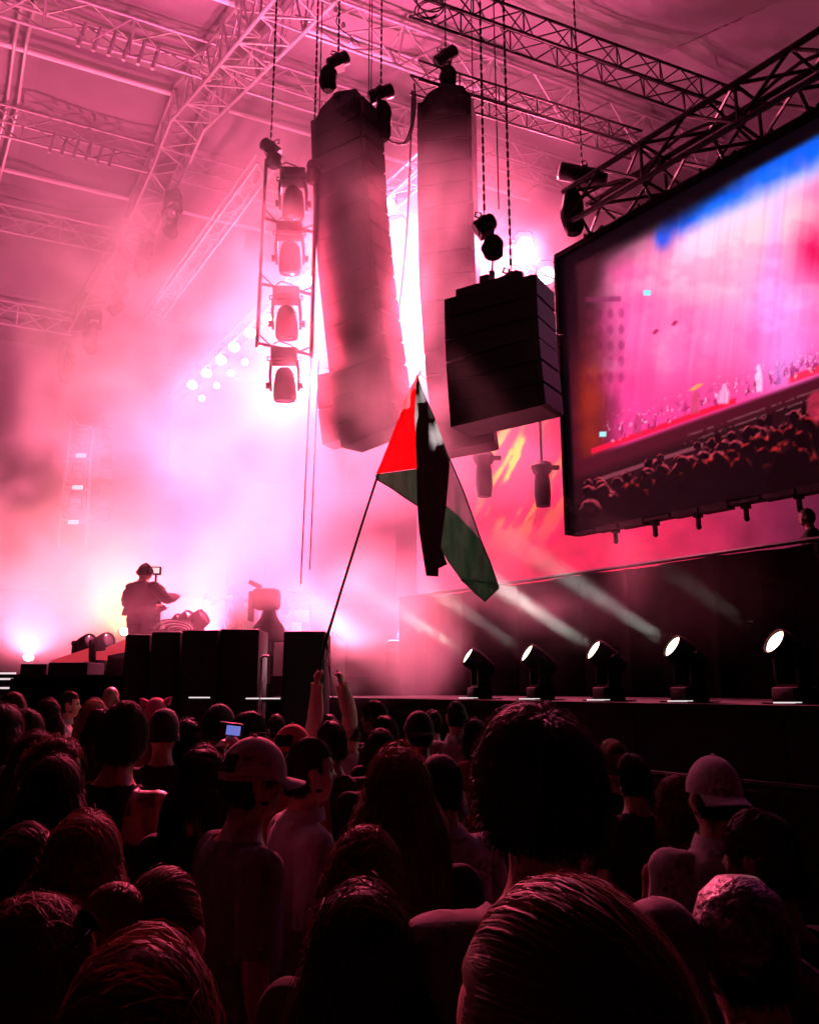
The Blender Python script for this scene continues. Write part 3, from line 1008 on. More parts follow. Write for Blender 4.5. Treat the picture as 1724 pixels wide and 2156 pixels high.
SC0 = P(1200, 1120, 14)
top_l = on_plane(1180, 545, SC0, VS)
SH = top_l.z - SC0.z
scr = thing('video_screen', 'huge side video screen showing the band in pink smoke', 'screen', SC0)
led_face('screen_face', SC0 - VS * .0, tuple(-US * 9.5), (0, 0, SH), 520, 330, paint_side, led_mat('side_picture', 1.3), scr)
fr = MB()
Mw = Matrix.Rotation(math.atan2(-US.y, -US.x), 3, 'Z')
ctr = -US * 4.75
fr.box(ctr + VS * .12 + ZUP * SH / 2, (9.56, .22, SH + .05), Mw)
fr.build('cabinet', 'black_drape', scr)
edge = MB()
edge.box(US * .035 + ZUP * SH / 2 + VS * .08, (.06, .3, SH + .1), Mw)
edge.box(ctr + ZUP * (SH + .06) + VS * .08, (9.6, .3, .1), Mw)
edge.build('frame', 'black_drape', scr)
for k in range(12):
    b = MB()
    b.box((0, 0, -.05), (.10, .12, .1), Mw)
    b.box((0, 0, -.16), (.05, .06, .14), Mw)
    b.ell((0, 0, -.24), (.045, .045, .05), 8, 6)
    bo = b.build('bracket', 'black_metal', scr)
    bo.location = -US * (.9 + .78 * k) + VS * .1 + ZUP * (-.04)
# ragged lower lip of the cabinets
for k in range(19):
    b = MB().box((0, 0, 0), (.47, .2, .05 + .03 * (k % 3)), Mw)
    bo = b.build('cabinet_lip', 'black_box', scr)
    bo.location = -US * (.28 + .5 * k) + VS * .1 + ZUP * (-.045)
for k in range(8):
    b = MB().box((0, 0, 0), (.03, .03, .2), Mw)
    bo = b.build('top_pin', 'black_metal', scr)
    bo.location = -US * (.6 + 1.2 * k) + VS * .05 + ZUP * (SH + .17)

# truss that carries the screen
ta = on_plane(1212, 452, SC0 + VS * .15, VS)
st = truss('screen_truss', 'heavy black box truss above the side video screen', ta, ta - US * 9.6, .66, .68, .9, .05, .03, 'black_metal')
for k in range(7):
    p = -US * (.35 + 1.35 * k)
    rod('hanger', p - ZUP * .29 + VS * .3, p - ZUP * .62, .03, 'black_metal', st)
    rod('hanger', p - ZUP * .29 - VS * .3, p - ZUP * .62, .03, 'black_metal', st)
    rod('hanger', p - ZUP * .6, p - ZUP * (ta.z - SC0.z - SH - .05), .028, 'black_metal', st)
    MB().box(p - ZUP * .62, (.16, .16, .1), Mw).build('clamp', 'black_metal', st)
    for q in (-1, 1):
        rod('brace', p + VS * .31 * q + ZUP * .29, p - US * .3 - VS * .31 * q - ZUP * .29, .026, 'black_metal', st)
pts = [(-US * (i * .4) + ZUP * (.12 + .1 * math.sin(i * 1.3)) - VS * .1) for i in range(24)]
MB().tube(pts, .03, 6).build('cable_run', 'rubber', st, True)

# upstage video wall behind the speaker hangs
LW = Vector((.22, 24, 2.45))


def paint_back(px, py, S, T):
    n1 = vnoise(px / 60, py / 60, 11)
    n2 = vnoise(px / 22 + py / 80, py / 70, 12)
    n = len(px)
    col = np.tile(np.array([190., 25., 62.]), (n, 1))

    def mix(c, w):
        nonlocal col
        w = np.clip(w, 0, 1)[:, None]
        col = col * (1 - w) + np.array(c, float)[None, :] * w
    mix((240, 80, 120), sst(1080, 880, px))
    mix((255, 70, 110), .8 * np.exp(-(((px - 1100) / 90) ** 2 + ((py - 980) / 110) ** 2)))
    st_ = sst(.42, .58, vnoise((px + .55 * py) / 26, (py - px * .4) / 90, 13))
    mix((255, 170, 70), 1.3 * st_ * np.exp(-(((px - 1085) / 95) ** 2 + ((py - 975) / 120) ** 2)))
    mix((235, 55, 75), .7 * sst(.5, .7, n2) * np.exp(-(((px - 1150) / 60) ** 2 + ((py - 1010) / 80) ** 2)))
    mix((120, 25, 58), .85 * sst(1250, 1660, px))
    mix((70, 15, 38), .9 * sst(1480, 1720, px))
    col *= (.72 + .5 * n1)[:, None]
    return col


lw = thing('video_wall', 'glowing pink and orange video wall at the back of the stage', 'screen', LW)
led_face('screen_face', LW, tuple(-US * 16), (0, 0, 6.1), 300, 130, paint_back, led_mat('back_picture', LP['LED']), lw)
MB().box(-US * 8 + VS * .1 + ZUP * 3.05, (16, .15, 6.1), Mw).build('cabinet', 'black_box', lw)
# hung lamps silhouetted against it
for x, y, lab in [(1018, 955, 'long hanging lamp against the orange part of the video wall'), (1140, 975, 'hanging lamp silhouette left of the side screen edge')]:
    o = P(x, y, 17)
    t = thing('hanging_lamp', lab, 'lamp', o, 0, 'lamps hung before the video wall')
    MB().lathe([(0, 0), (.2, 0), (.24, -.08), (.2, -.2), (.15, -.26), (.17, -.4), (.18, -.7), (.15, -.95), (0, -.97)], (0, 0, 0), 14).build('body', 'black_metal', t, True)
    MB().box((.22, 0, -.1), (.3, .12, .08)).build('clamp', 'black_metal', t)
    rod('pipe', (0, 0, 0), (0, 0, 1.6), .03, 'black_metal', t)
# ------------------------------------------------------------------ stage gear
def subwoofer(label, x0, x1, ytop, Y, yaw=0., dep=.75, rows=2, zb=0.):
    a, b = P(x0, ytop, Y), P(x1, ytop, Y)
    w, H = b.x - a.x, a.z - zb
    t = thing('subwoofer', label, 'speaker', ((a.x + b.x) / 2, Y + dep / 2, zb), yaw, 'black subwoofers along the stage front')
    h = H / rows
    for r in range(rows):
        MB().bbox((0, 0, h * (r + .5)), (w - .012, dep, h - .012), .02).build('cabinet', 'black_box', t, True)
        MB().bbox((0, -dep / 2 - .012, h * (r + .5)), (w * .86, .02, h * .86), .006).build('grille', 'grille', t)
    return t


yt = [1341, 1333, 1329, 1326, 1325]
xs = [262, 318, 382, 462, 548]
for i in range(4):
    subwoofer(['leftmost of the four large black subwoofers below the cameraman', 'second large black subwoofer below the cameraman', 'third large black subwoofer below the cameraman', 'widest black subwoofer, right end of the row of four'][i],
              xs[i] + 1, xs[i + 1] - 1, (yt[i] + yt[i + 1]) / 2 - 2, 11.3 + .12 * abs(i - 2), 0)
subwoofer('single tall black subwoofer standing apart beside the flag pole', 596, 686, 1328, 10.6)
subwoofer('low black subwoofer with a white gleam, far left', 42, 100, 1397, 13.4)
subwoofer('low black subwoofer second from the left edge', 101, 186, 1394, 13.2)
# low barrier and platform for the camera operator
cp = thing('camera_platform', 'black platform behind the subwoofers under the camera operator', 'platform', (-4.2, 13.6, 0))
MB().box((0, 0, .97), (3.6, 2.0, 1.94)).build('base', 'black_drape', cp)
MB().box((0, 0, 1.97), (3.66, 2.06, .05)).build('top', 'deck', cp)
bar = thing('crowd_barrier', 'low black crowd barrier in front of the stage wing', 'barrier', LL(-4, -1.2))
for i in range(14):
    a = US * (-8 + i * 1.25)
    MB().bbox(a + ZUP * .58, (1.22, .05, 1.1), .02, Matrix.Rotation(math.atan2(US.y, US.x), 3, 'Z')).build('panel', 'black_box', bar)
rod('rail', US * -9 + ZUP * 1.16, US * 9.2 + ZUP * 1.16, .025, 'black_metal', bar)
# stage steps with white edge lights, far left
sp = thing('stage_steps', 'black stage steps with white edge lights at the left edge', 'steps', P(5, 1440, 15))
for k, y in enumerate((1418, 1430, 1449)):
    a, b = P(-60, y, 15 - .3 * k), P(34 - 6 * k, y, 15 - .3 * k)
    c = (a + b) / 2 - sp.location
    MB().box(c - ZUP * .06 + Vector((0, .2, 0)), (b.x - a.x, .4, .11)).build('step', 'deck', sp)
    MB().box(c + Vector((0, -.012, 0)), (b.x - a.x, .02, .03)).build('edge_light', 'led_white', sp)
for x0, x1, y, Y, lab in [(398, 442, 1469, 10.9, 'short white strip light at the foot of the subwoofer row'), (518, 590, 1471, 10.9, 'longer white strip light right of the subwoofer row')]:
    a, b = P(x0, y, Y), P(x1, y, Y)
    t = thing('strip_light', lab, 'strip light', (a + b) / 2)
    MB().box((0, 0, 0), (b.x - a.x, .03, .016)).build('tube', 'led_white', t)
    MB().box((0, .03, -.02), (b.x - a.x + .05, .05, .05)).build('housing', 'black_metal', t)
# risers
for (x0, x1, y, Y0, dy, lab) in [(180, 345, 1345, 30, 4, 'raised black riser under the leftmost singer'), (380, 700, 1332, 24, 5, 'raised black riser under the singers and drums')]:
    a, b = P(x0, y, Y0), P(x1, y, Y0)
    t = thing('stage_riser', lab, 'riser', ((a.x + b.x) / 2, Y0 + dy / 2, 2.0))
    MB().box((0, 0, (a.z - 2.0) / 2), (b.x - a.x, dy, a.z - 2.0 - .06)).build('base', 'black_box', t)
    MB().box((0, 0, a.z - 2.0 - .02), (b.x - a.x + .06, dy + .06, .05)).build('top', 'deck', t)
R1 = P(200, 1345, 30).z
R2 = P(400, 1332, 24).z
# red lit wedges
for pts, Y, lab in [([(105, 1392), (195, 1362), (300, 1376), (298, 1388), (120, 1396)], 17, 'long red lit wedge on the stage edge, far left'), ([(222, 1364), (262, 1347), (262, 1372), (224, 1380)], 16, 'small red glowing panel beside the subwoofers')]:
    w = [P(x, y, Y) for x, y in pts]
    o = w[0]
    n = len(w)
    t = thing('red_wedge', lab, 'light panel', o)
    MB().add([p - o for p in w] + [p - o + Vector((.05, .5, .02)) for p in w], [tuple(range(n)), tuple(range(n, 2 * n))] + [(i, (i + 1) % n, (i + 1) % n + n, i + n) for i in range(n)]).build('panel', 'led_red', t)
    q = o - Vector((0, 0, 0))
    MB().box((w[n // 2].x / 2 - o.x / 2, .3, (2.0 - o.z) / 2 - .02), (abs(w[n // 2].x - o.x), .3, abs(o.z - 2.0) + .05)).build('stand', 'black_metal', t)
# barrel lamps lying on the stage
for (x, y, Y, hd, s, lens, lab) in [(178, 1352, 17.5, (.8, -.55, .25), 1.0, 'lens_off', 'large barrel lamp lying on the left stage edge'), (214, 1350, 17.0, (.9, -.5, .3), 1.0, 'lens_off', 'barrel lamp with a round front ring, left stage'),
                                    (370, 1312, 14.6, (.5, -.3, .5), 0.75, 'lens_off', 'first barrel lamp right of the cameraman'), (388, 1306, 14.5, (.7, -.4, .6), 0.8, 'lens_off', 'second barrel lamp right of the cameraman'),
                                    (410, 1308, 14.4, (.8, -.2, .55), 0.95, 'lens_off', 'biggest barrel lamp right of the cameraman')]:
    zb = 2.0
    b = P(x, y, Y)
    moving_head(lab, (b.x, b.y, b.z - .6 * s), (0, 0, 1), hd, s, lens, 'barrel lamps on the stage floor')
    st_ = thing('lamp_stand', 'squat black stand under the ' + lab, 'stand', (b.x, b.y, 2.0))
    MB().bbox((0, 0, (b.z - .6 * s - 2.0) / 2), (.45 * s, .4 * s, max(.05, b.z - .6 * s - 2.0 - .004)), .01).build('block', 'black_box', st_)
# ribbed arch beside the camera operator
ra = thing('ribbed_drum', 'pale ribbed half drum beside the cameraman', 'drum', P(362, 1326, 13.0))
for k in range(7):
    r = .09 + .028 * k
    pts = [Vector((r * math.cos(a) * 1.35, .06 * (6 - k), r * math.sin(a) * .62)) for a in np.linspace(0, math.pi, 15)]
    MB().tube(pts, .012, 6).build('rib', 'tube_white' if k % 2 else 'black_metal', ra, True)
MB().box((0, .2, -.2), (.75, .5, .4)).build('box', 'black_box', ra)
# monitor desk and drums right of the singers
o = Vector((*P(560, 1300, 13.8).xy, 2.0))
mo = thing('stage_camera_rig', 'dark remote camera rig on a stand right of the singers', 'camera rig', o)
zc = P(560, 1262, 13.8).z - 2.0
MB().bbox((0, 0, zc), (.44, .4, .36), .08).build('housing', 'black_metal', mo, True)
MB().bbox((-.25, 0, zc - .12), (.08, .2, .5), .02).build('arm', 'black_metal', mo)
MB().lathe([(0, 0), (.32, .02), (.26, .25), (.14, .42), (.1, .55), (0, .55)], (.05, 0, zc - .72), 14).build('pedestal', 'black_metal', mo, True)
MB().tube([(-.3, 0, zc + .3), (-.1, 0, zc + .2)], .04, 8).build('microphone', 'black_metal', mo)
rod('leg', (.05, 0, 0), (.05, 0, zc - .72), .1, 'black_metal', mo)
o = Vector((*P(598, 1300, 22).xy, 3.0))
dk = thing('drum_kit', 'hazy drum kit with cymbals on the riser', 'drums', Vector((P(598, 1300, 25).x, 25, R2 + .01)))
for (dx, dy, z, r, h) in [(0, 0, .3, .3, .45), (-.5, .2, .5, .2, .3), (.5, .1, .55, .22, .35), (0, .4, .75, .18, .25)]:
    MB().tube([(dx, dy, z - h / 2), (dx, dy, z + h / 2)], r, 16).build('drum', 'black_box', dk)
for (dx, dy, z) in [(-.75, 0, 1.15), (.1, .3, 1.35), (.8, .1, 1.25), (.45, .5, 1.5)]:
    c = MB().lathe([(0, .05), (.05, .03), (.28, 0), (.28, -.01)], (dx, dy, z), 16, Matrix.Rotation(.25, 3, 'Y'))
    co = c.build('cymbal', 'alu', dk, True)
    rod('stand', (dx, dy, 0), (dx, dy, z), .018, 'alu', dk)
for x, y0, y1, Y, lab in [(474, 1190, 1330, 24.6, 'slim microphone stand behind the two singers'), (556, 1180, 1300, 23, 'tall thin mast behind the drum kit')]:
    a, b = P(x, y1, Y), P(x, y0, Y)
    t = thing('mast', lab, 'stand', (a.x, a.y, R2 + .01 if Y > 24 else 2.0))
    rod('pole', (0, 0, 0), (0, 0, b.z - t.location.z), .025, 'alu', t)
    MB().lathe([(.25, 0), (.22, .04), (.03, .08), (0, .08)], (0, 0, 0), 12).build('foot', 'alu', t)
# railing hook right of the subwoofers
hr = thing('hand_rail', 'small bent hand rail at the right end of the subwoofer row', 'rail', Vector((*P(548, 1460, 10.9).xy, .0)))
za, zb_ = P(548, 1382, 10.9).z, 1.0
MB().tube([(0, 0, .0), (0, 0, za - .02), (.02, 0, za), (.09, 0, za), (.1, 0, za - .06), (.1, 0, za - .35)], .018, 8).build('tube', 'alu', hr, True)

gr_ = Vector((*P(1700, 1100, 10.7).xy, 1.662))
t = thing('stage_riser', 'black box hidden behind the wing wall under the guard', 'riser', gr_)
MB().box((0, 0, .36), (1., 1., .70)).build('base', 'black_box', t)
# ------------------------------------------------------------------ people
def cap_chain(b, pts, rs, n=10):
    """closed tapered limb: tube with round ends"""
    pts = [Vector(p) for p in pts]
    b.tube(pts, list(rs), n)
    for p, r in zip(pts, rs):
        b.ell(p, (r, r, r), n, 6)


def hand(b, wrist, d, nrm, curl=.5, side=1, s=1.):
    """palm, four fingers, thumb; d = along the hand, nrm = palm normal"""
    d, nrm = Vector(d).normalized(), Vector(nrm).normalized()
    nrm = (nrm - d * nrm.dot(d)).normalized()
    x = d.cross(nrm) * side
    M = Matrix((x, nrm, d)).transposed()
    w = Vector(wrist)
    b.ell(w + d * .05 * s, (.040 * s, .017 * s, .052 * s), 12, 8, M)
    for k, (off, ln, r) in enumerate([(-.030, .068, .0085), (-.010, .078, .009), (.011, .073, .0088), (.030, .056, .0078)]):
        p = w + d * .092 * s + x * off * s
        pts, rr = [p - d * .02], [r * s * 1.05]
        ang = 0
        q = p.copy()
        for j in range(3):
            ang += curl * (.9 + .15 * k) * (1.0 if j else .8)
            q = q + (d * math.cos(ang) + nrm * math.sin(ang)) * ln * s * (.42, .33, .25)[j]
            pts.append(q.copy())
            rr.append(r * s * (1, .92, .8)[j])
        cap_chain(b, pts, rr, 8)
    p = w + d * .03 * s - x * .032 * s
    q = p + (d * .6 - x * .7 + nrm * .35).normalized() * .038 * s
    q2 = q + (d * .85 - x * .1 + nrm * .5 * (.4 + curl)).normalized() * .032 * s
    q3 = q2 + (d * .6 + x * .3 * curl + nrm * .8 * curl).normalized() * .025 * s
    cap_chain(b, [p, q, q2, q3], [.013 * s, .0115 * s, .010 * s, .008 * s], 8)


HC, HR = Vector((0, .018, 1.637)), Vector((.077, .098, .117))


def body_mesh(name, m, fem=False, arms=None, voxel=.012, curl=.5, bend=0.):
    b = MB()
    f = .9 if fem else 1.
    rings = [(.78, .160, .105, 0), (.86, .172, .118, -.01), (.95, .168, .115, -.005), (1.06, .142 if not fem else .128, .098, 0), (1.18, .158 * f, .110, .0),
             (1.29, .178 * f, .118, -.005), (1.37, .180 * f, .108, -.012), (1.415, .150 * f, .090, -.018), (1.445, .105 * f, .074, -.018), (1.475, .068, .064, -.01), (1.51, .056, .058, 0), (1.58, .055, .058, .012)]
    vs, fs = [], []
    n = 24
    for z, rx, ry, yo in rings:
        for k in range(n):
            a = 2 * math.pi * k / n
            c, s = math.cos(a), math.sin(a)
            e = .82
            vs.append((rx * math.copysign(abs(c) ** e, c), yo + ry * math.copysign(abs(s) ** e, s), z))
    for i in range(len(rings) - 1):
        for k in range(n):
            fs.append((i * n + k, i * n + (k + 1) % n, (i + 1) * n + (k + 1) % n, (i + 1) * n + k))
    fs += [tuple(range(n)), tuple((len(rings) - 1) * n + k for k in range(n))]
    b.add(vs, fs)
    b.ell(HC, HR, 24, 16)
    b.ell((0, .052, 1.572), (.053, .060, .056), 16, 10)
    b.ell((0, .072, 1.545), (.030, .035, .026), 12, 8)      # chin
    b.ell((0, .120, 1.613), (.013, .020, .016), 10, 8)      # nose tip
    cap_chain(b, [(0, .105, 1.655), (0, .121, 1.617)], [.009, .012], 8)
    b.ell((0, .098, 1.664), (.052, .018, .012), 12, 8)      # brow
    b.ell((0, .106, 1.580), (.024, .012, .006), 10, 6)      # lips
    b.ell((0, .103, 1.569), (.021, .012, .006), 10, 6)
    for s in (-1, 1):
        b.ell((s * .080, .008, 1.628), (.011, .024, .033), 10, 8, Matrix.Rotation(-s * .35, 3, 'Z'))
        b.ell((s * .048, .07, 1.605), (.022, .03, .022), 10, 8)   # cheek
        sh = Vector((s * .182 * f, -.012, 1.388))
        if arms and s in arms:
            el, wr, hd, nr, cu = arms[s]
        else:
            el, wr, hd, nr, cu = (s * .232 * f, -.03, 1.11), (s * .228 * f, .05, .87), (0, .12, -1), (-s, .2, 0), .5
        el, wr = Vector(el), Vector(wr)
        cap_chain(b, [sh - Vector((s * .05, 0, 0)), sh, sh.lerp(el, .45), el, el.lerp(wr, .35), wr], [.062 * f, .066 * f, .053 * f, .041 * f, .042 * f, .027 * f], 12)
        hand(b, wr, hd, nr, cu, s)
        cap_chain(b, [(s * .088, 0, .86), (s * .094, .01, .70), (s * .096, .015, .48), (s * .096, -.005, .34), (s * .094, -.02, .09)], [.092, .082, .058, .056, .038], 12)
        b.ell((s * .098, .045, .04), (.042, .125, .04), 12, 8)
    me = bpy.data.meshes.new(name)
    me.from_pydata(b.v, [], b.f)
    tmp = bpy.data.objects.new(name + '_form', me)
    C.objects.link(tmp)
    md = tmp.modifiers.new('r', 'REMESH')
    md.mode = 'VOXEL'
    md.voxel_size = voxel
    ms = tmp.modifiers.new('s', 'SMOOTH')
    ms.factor = .5
    ms.iterations = 3
    dg = bpy.context.evaluated_depsgraph_get()
    ev = bpy.data.meshes.new_from_object(tmp.evaluated_get(dg))
    bpy.data.objects.remove(tmp)
    ev.name = name
    # eye sockets and mouth line pressed into the face
    co = np.empty(len(ev.vertices) * 3)
    ev.vertices.foreach_get('co', co)
    co = co.reshape(-1, 3)
    for s in (-1, 1):
        d = np.linalg.norm((co - np.array([s * .031, .104, 1.642])) / np.array([.02, .03, .013]), axis=1)
        co[:, 1] -= .010 * np.exp(-d ** 2)
        d = np.linalg.norm((co - np.array([s * .031, .098, 1.641])) / np.array([.011, .03, .007]), axis=1)
        co[:, 1] += .006 * np.exp(-d ** 2)
    d = np.linalg.norm((co - np.array([0, .115, 1.5745])) / np.array([.02, .03, .003]), axis=1)
    co[:, 1] -= .005 * np.exp(-d ** 2)
    if bend:
        w = np.clip((co[:, 2] - 1.46) / .14, 0, 1)
        c, s = np.cos(bend * w), np.sin(bend * w)
        y, z = co[:, 1].copy(), co[:, 2] - 1.48
        co[:, 1] = np.where(w > 0, y * c + z * s, y)
        co[:, 2] = np.where(w > 0, 1.48 - y * s + z * c, co[:, 2])
    ev.vertices.foreach_set('co', co.ravel())
    ev.materials.clear()
    ev.materials.append(MATS[m])
    ev.shade_smooth()
    return ev, co


def near_seg(co, a, b):
    a, b = np.array(a), np.array(b)
    d = b - a
    t = np.clip(((co - a) @ d) / (d @ d), 0, 1)
    return np.linalg.norm(co - (a + t[:, None] * d), axis=1), t


def garment(name, bodym, co, keep, m, off, wrinkle=.008, seed=0, flow=0.):
    """cloth shell copied from the body where keep is true, pushed out and wrinkled"""
    nv = len(co)
    nr = np.empty(nv * 3)
    bodym.vertices.foreach_get('normal', nr)
    nr = nr.reshape(-1, 3)
    fs = [tuple(p.vertices) for p in bodym.polygons]
    fs = [f for f in fs if all(keep[i] for i in f)]
    used = sorted({i for f in fs for i in f})
    mp = {v: k for k, v in enumerate(used)}
    u = np.array(used)
    p = co[u].copy()
    o = np.asarray(off)[u] if np.ndim(off) else np.full(len(u), off)
    w = np.array([mnoise.noise(Vector((q[0] * 9 + seed, q[1] * 9, q[2] * 4.5 + seed))) + .6 * mnoise.noise(Vector((q[0] * 22, q[1] * 22 + seed, q[2] * 12))) for q in p])
    p += nr[u] * (o + wrinkle * w)[:, None]
    if flow:
        k = np.clip((1.34 - p[:, 2]) / .3, 0, 1)
        p[:, 1] -= flow * k * (p[:, 1] < 0)
        p[:, 0] *= 1 + .12 * k
    me = bpy.data.meshes.new(name)
    me.from_pydata(p.tolist(), [], [tuple(mp[i] for i in f) for f in fs])
    me.materials.append(MATS[m])
    me.shade_smooth()
    return me


mat('shirt_white', (.36, .34, .35), .85, spec=.2, grain=.08, gscale=40, bump=.2)
mat('shirt_grey', (.17, .16, .17), .85, spec=.2, grain=.1, gscale=40, bump=.2)
mat('shirt_black', (.02, .02, .022), .9, spec=.2, grain=.1, gscale=40, bump=.2)
mat('shirt_red', (.25, .04, .05), .85, spec=.2, grain=.1, gscale=40, bump=.2)
mat('shirt_cream', (.55, .46, .36), .85, spec=.2, grain=.1, gscale=40, bump=.2)
mat('dress_pale', (.72, .66, .62), .8, spec=.2, grain=.1, gscale=30, bump=.2)
mat('jeans', (.04, .05, .09), .9, spec=.2, grain=.2, gscale=60)
mat('shoe', (.03, .03, .03), .6)
mat('cap_cream', (.44, .38, .35), .8, spec=.2, grain=.08, gscale=80, bump=.2)
mat('cap_white', (.48, .42, .45), .8, spec=.2, grain=.08, gscale=80, bump=.2)
mat('cap_black', (.025, .025, .028), .8, spec=.25, grain=.1, gscale=80, bump=.2)
mat('cap_pink', (.60, .12, .22), .8, spec=.2, grain=.1, gscale=60, bump=.2)
mat('cap_red', (.40, .05, .06), .8, spec=.2, grain=.1, gscale=60, bump=.2)
mat('sequin', (.16, .13, .14), .35, spec=.6, grain=.85, gscale=55, bump=.8)
for nm, c in [('black', (.012, .009, .008)), ('dark', (.035, .02, .013)), ('brown', (.05, .026, .015)), ('ginger', (.12, .043, .018)), ('blond', (.24, .15, .07))]:
    mat('hair_' + nm, c, .6, spec=.25, trans=.28)

BODY = {}


def make_body(key, fem, skin, shirt, sleeve=1., arms=None, voxel=.012, trousers='jeans', flow=.015, neck=1.472, tank=False, collar=False, dress=False, bend=0., loose=0.):
    me, co = body_mesh('body', skin, fem, arms, voxel, bend=bend)
    f = .9 if fem else 1.
    armt = np.full(len(co), -1.)
    armd = np.full(len(co), 9.)
    for s in (-1, 1):
        sh = (s * .182 * f, -.012, 1.388)
        if arms and s in arms:
            el, wr = arms[s][0], arms[s][1]
        else:
            el, wr = (s * .232 * f, -.03, 1.11), (s * .228 * f, .05, .87)
        d1, t1 = near_seg(co, sh, el)
        d2, t2 = near_seg(co, el, wr)
        wr_ = np.array(wr)
        hd = np.linalg.norm(co - wr_, axis=1)
        d3, t3 = near_seg(co, wr, np.array(wr) + np.array(arms[s][2] if arms and s in arms else (0, .02, -.17)) * (.18 if arms and s in arms else 1))
        for d, t in ((d1, t1), (d2, 1 + t2), (d3, 2.05 + 0 * t3)):
            better = (d < .075) & (d < armd)
            armt = np.where(better, t, armt)
            armd = np.where(better, d, armd)
    r = np.hypot(co[:, 0], co[:, 1])
    head = co[:, 2] > neck
    head |= (co[:, 2] > neck - .045) & (r < .085) & (armt < 0)
    onarm = (armt >= 0) & ~((np.abs(co[:, 0]) < .15 * f) & (co[:, 2] < 1.45) & (armd > .05))
    keep = (~head) & (co[:, 2] > (.92 if not dress else .35))
    if sleeve < 2:
        keep &= ~(onarm & (armt > sleeve * .95))
        # forearms and hands hanging beside the hips
        low = (np.abs(co[:, 0]) > .185 * f) & (co[:, 2] < 1.39 - .27 * sleeve) & (co[:, 2] > .6)
        keep &= ~low
    else:
        keep &= ~(onarm & (armt > 1.97))
    keep &= ~((co[:, 2] < .92) & (np.abs(co[:, 0]) > .19 * f))
    if arms:
        keep |= (~head | (armt > .2)) & onarm & (armt < min(sleeve, 1.97)) & (armt >= 0)
    if tank:
        keep &= ~((np.abs(co[:, 0]) > .105) & (co[:, 2] > 1.27)) & ~(onarm & (np.abs(co[:, 0]) > .13))
    off = .012 + .010 * np.clip((1.3 - co[:, 2]) / .3, 0, 1)
    off = off + loose * (armt > .2)
    ch = [('shirt' if not dress else 'dress', garment('shirt', me, co, keep, shirt, off, .009, len(BODY) * 3.1, flow))]
    legs = (co[:, 2] < .97) & (co[:, 2] > .08) & ~((np.abs(co[:, 0]) > .19 * f)) & ~onarm
    if not dress:
        ch.append(('trousers', garment('trousers', me, co, legs, trousers, .009, .006, 5.)))
    ch.append(('shoes', garment('shoes', me, co, (co[:, 2] < .10) & (armt < 0), 'shoe', .008, .0, 1.)))
    if collar:
        cb = MB()
        n = 28
        vs, fs = [], []
        for k in range(n):
            a = math.pi * 2 * k / n
            c, s = math.cos(a), math.sin(a)
            vs += [(.078 * c, -.004 + .078 * s, 1.455), (.073 * c, .004 + .074 * s, 1.505 + .006 * s), (.098 * c, -.012 + .098 * s, 1.462)]
        for k in range(n):
            k2 = (k + 1) % n
            if 4 < k < 9:
                continue
            fs += [(k * 3, k2 * 3, k2 * 3 + 1, k * 3 + 1), (k * 3 + 1, k2 * 3 + 1, k2 * 3 + 2, k * 3 + 2)]
        ch.append(('collar', cb.add(vs, fs).mesh('collar', shirt, True)))
    BODY[key] = (me, ch)


make_body('man_white', False, 'skin', 'shirt_white', .9, collar=True)
make_body('man_grey', False, 'skin', 'shirt_grey', .85)
make_body('man_black', False, 'skin_dark', 'shirt_black', .9)
make_body('man_open', False, 'skin', 'shirt_white', .95, collar=True, flow=.03)
make_body('man_tank', False, 'skin', 'shirt_black', .3, tank=True, bend=.25)
make_body('woman_black', True, 'skin', 'shirt_black', .7)
make_body('woman_red', True, 'skin', 'shirt_red', .6)
make_body('woman_white', True, 'skin', 'shirt_white', .6)

# ------------------------------------------------------------------ hair
HAIR = {}


